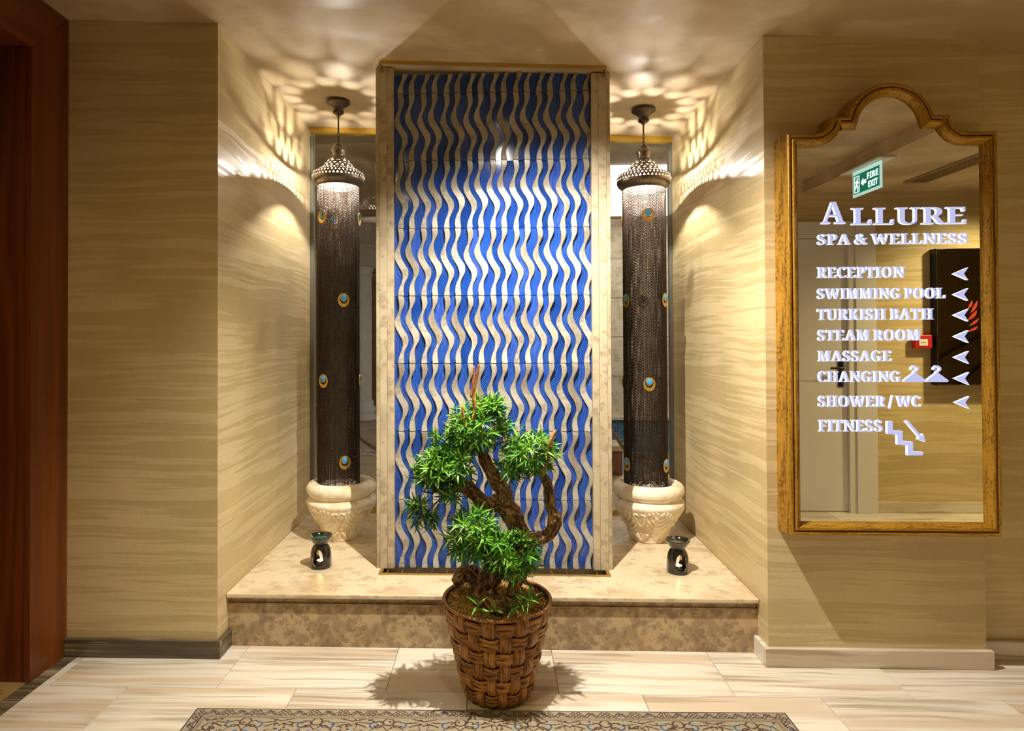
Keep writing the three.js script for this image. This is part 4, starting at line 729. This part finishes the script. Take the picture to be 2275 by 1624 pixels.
// ------------------------------------------------------------------ what the mirror shows: the corridor side of the hall
{
  const d = struct('door_2', 'white painted door with broad white casing opposite the mirror', 'door');
  const zf = -0.17;
  mesh('leaf', box(1.66, 2.495, 0.008, 1.937, zf - 0.005, zf + 0.003, 0.002), whitePaint, d);
  mesh('rail_moulding', box(1.68, 2.48, 0.93, 0.965, zf - 0.009, zf - 0.0051, 0.0015), whitePaint, d);
  mesh('jamb', box(2.498, 2.542, 0, 1.942, zf - 0.03, zf), whitePaint, d);
  mesh('casing_board', box(2.543, 2.684, 0, 2.055, zf - 0.04, zf, 0.003), whitePaint, d);
  mesh('casing_board', box(1.52, 1.656, 0, 2.055, zf - 0.04, zf, 0.003), whitePaint, d);
  mesh('casing_head', box(1.657, 2.542, 1.944, 2.055, zf - 0.04, zf, 0.003), whitePaint, d);
  const h = mesh('handle_plate', box(2.43, 2.468, 0.885, 1.08, zf - 0.012, zf - 0.0052, 0.003), blackMat, d);
  mesh('handle', merge([tube([[2.449, 1.02, zf - 0.01], [2.449, 1.02, zf - 0.045], [2.44, 1.02, zf - 0.05], [2.36, 1.02, zf - 0.05]], 0.008, 20, 8)]), blackMat, h);
}
{
  const s = thing('exit_sign', 'green glowing fire exit sign hanging from the corridor ceiling', 'sign', [2.23, 2.270, -0.885]);
  const glow = std({ color: 0xffffff, emissive: new THREE.Color(0.75, 1, 0.92), emissiveIntensity: 1.6 });
  mesh('ceiling_plate', box(-0.05, 0.05, -0.012, -0.0005, -0.2, 0.2, 0.003), whitePaint, s);
  mesh('acrylic_plate', box(-0.004, 0.004, -0.168, -0.0125, -0.142, 0.142, 0.001), std({ color: new THREE.Color(0.6, 0.75, 0.72), emissive: new THREE.Color(0.55, 0.9, 0.85), emissiveIntensity: 0.7, roughness: 0.2 }), s);
  mesh('green_panel', box(-0.0055, -0.0041, -0.152, -0.035, -0.128, 0.128), std({ color: new THREE.Color(0.0, 0.22, 0.13), emissive: new THREE.Color(0.0, 0.22, 0.13), emissiveIntensity: 0.55, roughness: 0.4 }), s);
  // reads the right way round in the mirror: its x axis runs towards -z
  const put = (name, g) => { g.rotateY(Math.PI / 2); g.translate(-0.0072, 0, 0); return mesh(name, g, glow, s); };
  for (const [w, x0, x1, y0, y1] of [['FIRE', 0.012, 0.118, -0.088, -0.052], ['EXIT', 0.022, 0.112, -0.140, -0.104]]) { const grp = new THREE.Group(); grp.name = 'sign_lettering'; s.add(grp); textLine(sans, w, x0, x1, y0, y1, 0.0015, (ch, g) => { g.rotateY(Math.PI / 2); g.translate(-0.0072, 0, 0); mesh('letter', g, glow, grp); }); }
  const flat = (pts, holes) => { const sh = new THREE.Shape(pts.map((p) => new THREE.Vector2(...p))); if (holes) sh.holes.push(new THREE.Path(holes.map((p) => new THREE.Vector2(...p)))); return new THREE.ExtrudeGeometry(sh, { depth: 0.0015, bevelEnabled: false }); };
  put('arrow', flat([[-0.052, -0.095], [-0.028, -0.072], [-0.028, -0.084], [0.0, -0.084], [0.0, -0.106], [-0.028, -0.106], [-0.028, -0.118]]));
  const st = (a, b, w) => { const dx = b[0] - a[0], dy = b[1] - a[1], l = Math.hypot(dx, dy), nx = -dy / l * w, ny = dx / l * w; return flat([[a[0] - nx, a[1] - ny], [b[0] - nx, b[1] - ny], [b[0] + nx, b[1] + ny], [a[0] + nx, a[1] + ny]]); };
  put('running_figure', merge([flat([[-0.118, -0.145], [-0.068, -0.145], [-0.068, -0.045], [-0.118, -0.045]], [[-0.114, -0.141], [-0.114, -0.049], [-0.072, -0.049], [-0.072, -0.141]]), new THREE.CircleGeometry(0.007, 12).translate(-0.088, -0.062, 0.001), st([-0.09, -0.072], [-0.096, -0.1], 0.006), st([-0.096, -0.1], [-0.082, -0.116], 0.004), st([-0.082, -0.116], [-0.088, -0.136], 0.0035), st([-0.096, -0.1], [-0.11, -0.122], 0.004), st([-0.09, -0.074], [-0.078, -0.09], 0.003), st([-0.092, -0.074], [-0.107, -0.086], 0.003)]));
}
{
  const v = thing('ceiling_vent', 'long brown slot air vent in the corridor ceiling', 'vent', [2.79, 2.270, -1.0]);
  const tan = std({ color: new THREE.Color(0.34, 0.22, 0.10), roughness: 0.5 }), dk = std({ color: new THREE.Color(0.03, 0.02, 0.012), roughness: 0.7 });
  mesh('backing', box(-0.055, 0.055, -0.002, -0.0005, -0.60, 0.52), dk, v);
  for (const [a, b] of [[-0.075, -0.055], [0.055, 0.075]]) mesh('frame', box(a, b, -0.012, -0.0005, -0.62, 0.54, 0.002), tan, v);
  for (const [a, b] of [[-0.62, -0.60], [0.52, 0.54]]) mesh('frame', box(-0.0549, 0.0549, -0.012, -0.0005, a, b, 0.002), tan, v);
  for (let k = 0; k < 3; k++) mesh('louvre', box(-0.032 + 0.029 * k, -0.024 + 0.029 * k, -0.011, -0.0025, -0.599, 0.519), tan, v);
}
{
  const c = thing('fire_call_point', 'small red fire alarm call point on the wall opposite the mirror', 'alarm', [3.003, 1.203, -0.17]);
  mesh('housing', box(-0.06, 0.06, -0.047, 0.047, -0.045, -0.0005, 0.006), std({ color: new THREE.Color(0.5, 0.02, 0.015), roughness: 0.35 }), c);
  mesh('press_plate', box(-0.035, 0.025, -0.028, 0.018, -0.049, -0.0451, 0.001), std({ color: new THREE.Color(0.8, 0.78, 0.7), roughness: 0.4 }), c);
  mesh('press_mark', merge([box(-0.022, -0.014, -0.007, -0.003, -0.0496, -0.0491), box(-0.009, 0.000, -0.007, -0.003, -0.0496, -0.0491), box(0.005, 0.013, -0.007, -0.003, -0.0496, -0.0491)]), blackMat, c);
  const f = thing('fire_cabinet', 'black glass fire cabinet with red flame emblem opposite the mirror', 'cabinet', [3.408, 0.9, -0.17]);
  mesh('body', box(-0.33, 0.33, 0, 0.955, -0.062, -0.0005, 0.003), blackMat, f);
  mesh('glass_door', box(-0.328, 0.328, 0.004, 0.951, -0.072, -0.0625, 0.002), std({ color: new THREE.Color(0.24, 0.22, 0.19), metalness: 1, roughness: 0.02 }), f);
  const red = std({ color: new THREE.Color(0.36, 0.03, 0.015), roughness: 0.5 });
  const fl = (x0, y0, x1, y1, w) => { const s = new THREE.Shape(); s.moveTo(x0, y0); s.quadraticCurveTo((x0 + x1) / 2 + w * 2.2, (y0 + y1) / 2 - w, x1, y1); s.quadraticCurveTo((x0 + x1) / 2 - w * 0.4, (y0 + y1) / 2 + w * 0.6, x0, y0); return new THREE.ExtrudeGeometry(s, { depth: 0.0008, bevelEnabled: false, curveSegments: 10 }).translate(0, 0, -0.0735); };
  const dx = -0.128, dy = 0.366;
  for (const a of [[0, 0.16, 0.035, 0.225, 0.012], [0.02, 0.135, 0.07, 0.222, 0.014], [0.0, 0.085, 0.066, 0.155, 0.016], [0.01, 0.045, 0.078, 0.10, 0.013], [0.0, 0.005, 0.072, 0.045, 0.014]]) mesh('flame_mark', fl(a[0] + dx, a[1] + dy, a[2] + dx, a[3] + dy, a[4]), red, f);
}
{ // steel handrails of the stair further along the mirror wall; they show in the cabinet's black glass
  const steel = std({ color: new THREE.Color(0.6, 0.55, 0.45), metalness: 1, roughness: 0.2 });
  const rail = (pts, label) => { const r = thing('handrail', label, 'handrail'); mesh('tube', tube(pts.map(([x, y]) => [x, y, -2.40]), 0.021, 40, 12), steel, r); for (const k of [0.25, 0.8]) { const p = new THREE.CatmullRomCurve3(pts.map(([x, y]) => new THREE.Vector3(x, y, -2.40))).getPoint(k); mesh('bracket', tube([[p.x, p.y - 0.02, p.z], [p.x, p.y - 0.05, p.z - 0.03], [p.x, p.y - 0.05, -2.4865]], 0.006, 10, 6), steel, r); } };
  rail([[4.3, 0.84], [4.538, 0.966], [4.628, 1.044], [4.957, 1.218], [5.8, 1.66]], 'upper round steel handrail rising along the wall beyond the mirror');
  rail([[4.6, 0.63], [4.813, 0.783], [4.953, 0.901], [5.8, 1.33]], 'lower round steel handrail rising along the wall beyond the mirror');
}

// ------------------------------------------------------------------ pool room behind the glass
{
  const z = (d) => -d;
  const poolPlaster = wallMat; // the same plaster as the hall
  const deckMat = slabMat; // the limestone of the step runs on
  const wallStone = std({ map: rep(stoneMap, 0.7, 0.7), roughness: 0.7, bumpMap: rep(stoneBump, 0.7, 0.7), bumpScale: 0.006 });
  const fl = struct('floor_pool', 'pale stone deck of the pool room', 'floor');
  mesh('deck', box(-6.2, 5.2, -0.3, 0, z(5.68), z(3.745)), deckMat, fl); mesh('deck', box(-6.2, 0.35, -0.3, 0, z(11), z(5.68)), deckMat, fl);
  mesh('pool_bed', box(0.35, 5.2, -1.4, -1.2, z(9), z(5.68)), std({ color: new THREE.Color(0.05, 0.3, 0.42), roughness: 0.4 }), fl);
  const mosaic = tex(256, 256, (u, v) => { const i = Math.floor(u * 32), j = Math.floor(v * 32), e = Math.min((u * 32) % 1, (v * 32) % 1); if (e < 0.14) return rgb(120, 140, 150); const h = hash(i, j, 5); return mix3(rgb(20, 60, 110), rgb(70, 150, 180), h); });
  const mos = std({ map: rep(mosaic, 0.8, 0.8), roughness: 0.25 });
  mesh('mosaic_side', box(0.35, 5.2, -1.2, 0.06, z(8.95), z(8.9)), mos, fl);
  mesh('pool_edge', box(0.35, 5.2, 0.06, 0.12, z(8.95), z(8.86), 0.01), wallStone, fl);
  solo('pool_water', box(0.36, 5.19, -0.32, -0.16, z(8.89), z(5.69)), phy({ color: new THREE.Color(0.55, 0.85, 0.9), transmission: 0.9, thickness: 0.3, roughness: 0.03, ior: 1.33, attenuationColor: new THREE.Color(0.1, 0.5, 0.6), attenuationDistance: 0.6 }), 'still blue green pool water behind the glass', 'water');
  const w = struct('wall_pool', 'rough beige stone wall behind the pool', 'wall');
  for (let r = 0; r < 4; r++) for (let k = 0; k < 5; k++) mesh('slab', box(0.3 + 1.0 * k, 1.294 + 1.0 * k, 0.12 + 0.56 * r, 0.674 + 0.56 * r, z(9.0), z(8.95) + 0.002 * ((r + k) % 3), 0.004, k * 0.37 + r, r * 0.29), wallStone, w);
  mesh('wall', box(-6.2, 0.29, 0, 3.0, z(11.2), z(11)), poolPlaster, w); mesh('wall', box(0.0, 0.295, 0, 3.0, z(11), z(8.94)), wallStone, w); mesh('wall', box(0.3, 5.2, 2.36, 3.0, z(9.0), z(8.95)), wallStone, w);
  mesh('wall', box(5.2, 5.3, -1.4, 3.0, z(9), z(3.745)), wallStone, w); mesh('wall', box(-6.3, -6.2, -0.3, 3, z(11.2), z(3.745)), poolPlaster, w);
  mesh('wall', box(-6.3, -2.2, -0.3, 3.0, z(3.745), z(3.65)), poolPlaster, w); mesh('wall', box(1.84, 5.3, -0.3, 3.0, z(3.745), z(3.65)), poolPlaster, w); mesh('lintel', box(-2.2, 1.84, 2.63, 3.0, z(3.745), z(3.665)), poolPlaster, w);
  const ce = struct('ceiling_pool', 'beige plaster ceiling of the pool room', 'ceiling');
  mesh('plaster', box(-6.3, 5.3, 2.95, 3.05, z(11.2), z(3.665)), ceilMat, ce);
  const pan = solo('light_panel', box(1.0, 4.6, 2.90, 2.949, z(8.6), z(6.2)), std({ color: 0xffffff, emissive: new THREE.Color(1, 0.97, 0.92), emissiveIntensity: 1.1 }), 'large white luminous ceiling panel over the pool', 'light');
  const ra = new THREE.RectAreaLight(new THREE.Color(...L.pool.color), L.pool.cd, 3.5, 2.3); ra.position.set(2.8, 2.895, z(7.4)); ra.rotation.x = -Math.PI / 2; scene.add(ra);
  // carved white column
  const carve = (a, y) => { const u = a / 6.2832 * 10, f = Math.abs(u - Math.floor(u) - 0.5) * 2, t = (y * 3.2) % 1, e = Math.abs(f - 0.75 * Math.abs(Math.sin(Math.PI * t))); return 0.008 * Math.exp(-e * e * 60) + 0.006 * Math.exp(-Math.pow(Math.abs(f - 0.3 * Math.abs(Math.sin(Math.PI * t))), 2) * 80); };
  const white = std({ color: new THREE.Color(0.74, 0.72, 0.68), roughness: 0.6 });
  const col = thing('carved_column', 'carved white column standing beyond the glass', 'column', [-2.05, 0, z(9.3)]);
  mesh('base', lathe([[0, 0], [0.27, 0], [0.275, 0.03], [0.27, 0.07], [0.245, 0.09], [0.25, 0.12], [0.262, 0.16], [0.255, 0.20], [0.22, 0.22], [0.228, 0.26], [0.215, 0.30], [0.195, 0.31], [0, 0.31]], 48), white, col);
  mesh('shaft', grid(160, 120, (i, j) => { const a = i * 6.2832, y = 0.31 + 1.85 * j, r = 0.190 + carve(a, y); return [r * Math.sin(a), y, r * Math.cos(a)]; }), white, col);
  mesh('capital', merge([lathe([[0.19, 2.16], [0.215, 2.17], [0.215, 2.2], [0.20, 2.21], [0.24, 2.3]], 40), box(-0.25, 0.25, 2.3, 2.56, -0.25, 0.25, 0.01), box(-0.28, 0.28, 2.56, 2.62, -0.28, 0.28, 0.01), box(-0.22, 0.22, 2.62, 2.949, -0.22, 0.22)]), white, col);
  const sgn = thing('depth_notice', 'white floor notice with red depth marking beyond the glass', 'notice', [-1.39, 0, z(6.7)]); sgn.rotation.y = -0.35;
  mesh('board', box(-0.28, 0.28, 0.0005, 0.004, -0.13, 0.13), whitePaint, sgn);
  textLine(sans, '140 CM', -0.23, 0.23, -0.06, 0.06, 0.001, (ch, g) => { g.rotateX(-Math.PI / 2); g.rotateY(Math.PI); g.translate(0, 0.0042, 0); mesh('letter', g, std({ color: new THREE.Color(0.45, 0.03, 0.04), roughness: 0.5 }), sgn); });
  const ropeTex = grey(64, 64, (u, v) => 0.5 + 0.5 * Math.sin(2 * Math.PI * (u * 2 + v * 2)));
  const ropeMat = std({ color: new THREE.Color(0.42, 0.31, 0.16), roughness: 0.9, bumpMap: rep(ropeTex, 60, 2), bumpScale: 0.02 });
  const rp = thing('rope_barrier', 'natural rope slung between short posts beyond the glass', 'rope');
  mesh('rope', tube([[-1.75, 0.85, z(5.2)], [-1.45, 0.62, z(5.2)], [-1.14, 0.405, z(5.2)], [-1.0, 0.31, z(5.2)], [-0.6, 0.14, z(5.2)], [-0.2, 0.2, z(5.2)], [0.3, 0.6, z(5.2)], [0.62, 0.72, z(5.2)], [0.976, 0.452, z(5.2)], [1.096, 0.294, z(5.2)], [1.5, 0.12, z(5.2)], [2.2, 0.5, z(5.2)]], 0.016, 120, 8), ropeMat, rp);
  for (const [x, y] of [[-1.75, 0.9], [0.60, 0.78], [2.2, 0.55]]) mesh('post', lathe([[0, 0], [0.1, 0], [0.1, 0.015], [0.025, 0.03], [0.022, y - 0.03], [0.035, y - 0.01], [0, y]], 24).translate(x, 0, z(5.2)), brassDull, rp);
  const be = thing('pool_bench', 'pale stone bench on wooden blocks by the pool', 'bench', [1.0, 0, z(5.62)]);
  mesh('seat', box(-0.6, 0.18, 0.22, 0.27, -0.3, 0.02, 0.008), wallStone, be);
  for (const x of [-0.5, 0.0]) mesh('block', box(x, x + 0.14, 0, 0.219, -0.26, -0.01, 0.005), std({ map: rep(woodMap, 3, 3), color: new THREE.Color(1.4, 1.3, 1), roughness: 0.6 }), be);
}

// ------------------------------------------------------------------ recessed downlights of the hall (above the frame)
function downlight(x, z, cd, color, aim, angle, penumbra, label, radius = 2) {
  const y = ceilY(x), g = thing('ceiling_downlight', label, 'light', [x, y - 0.001, z], 'recessed downlights of the hall');
  mesh('trim_ring', lathe([[0.036, -0.001], [0.036, -0.006], [0.052, -0.004], [0.054, 0.0]], 40), whitePaint, g);
  mesh('lens', lathe([[0, -0.011], [0.014, -0.010], [0.027, -0.006], [0.0355, -0.001]], 32), std({ color: 0xffffff, emissive: new THREE.Color(...color), emissiveIntensity: 30 }), g);
  const s = new THREE.SpotLight(new THREE.Color(...color), cd, 0, angle, penumbra, 2); s.position.set(x, y - 0.020, z); s.target.position.set(...aim); s.shadow.radius = radius; s.castShadow = true; scene.add(s, s.target);
}
downlight(0.05, -1.875, L.niche.cd, L.niche.color, [0.42, 0.0, -2.42], 1.04, 0.6, 'downlight above the front of the niche', 0.6);
downlight(-0.75, -0.8, L.hall.cd * 0.95, L.hall.color, [-0.95, 0, -1.2], 1.3, 0.8, 'downlight in the hall towards the wooden door', 3);
downlight(3.6, -0.9, L.hall.cd * 3.6, L.hall.color, [3.3, 0.4, -0.15], 1.0, 0.8, 'downlight in the corridor beyond the mirror', 3);
downlight(1.6, -1.05, L.hall.cd * 0.10, L.hall.color, [1.6, 0, -1.2], 1.3, 0.8, 'downlight in the corridor across from the mirror', 3);

scene.traverse((o) => { if (o.isMesh) { o.castShadow = true; o.receiveShadow = true; } });
renderer.render(scene, camera);
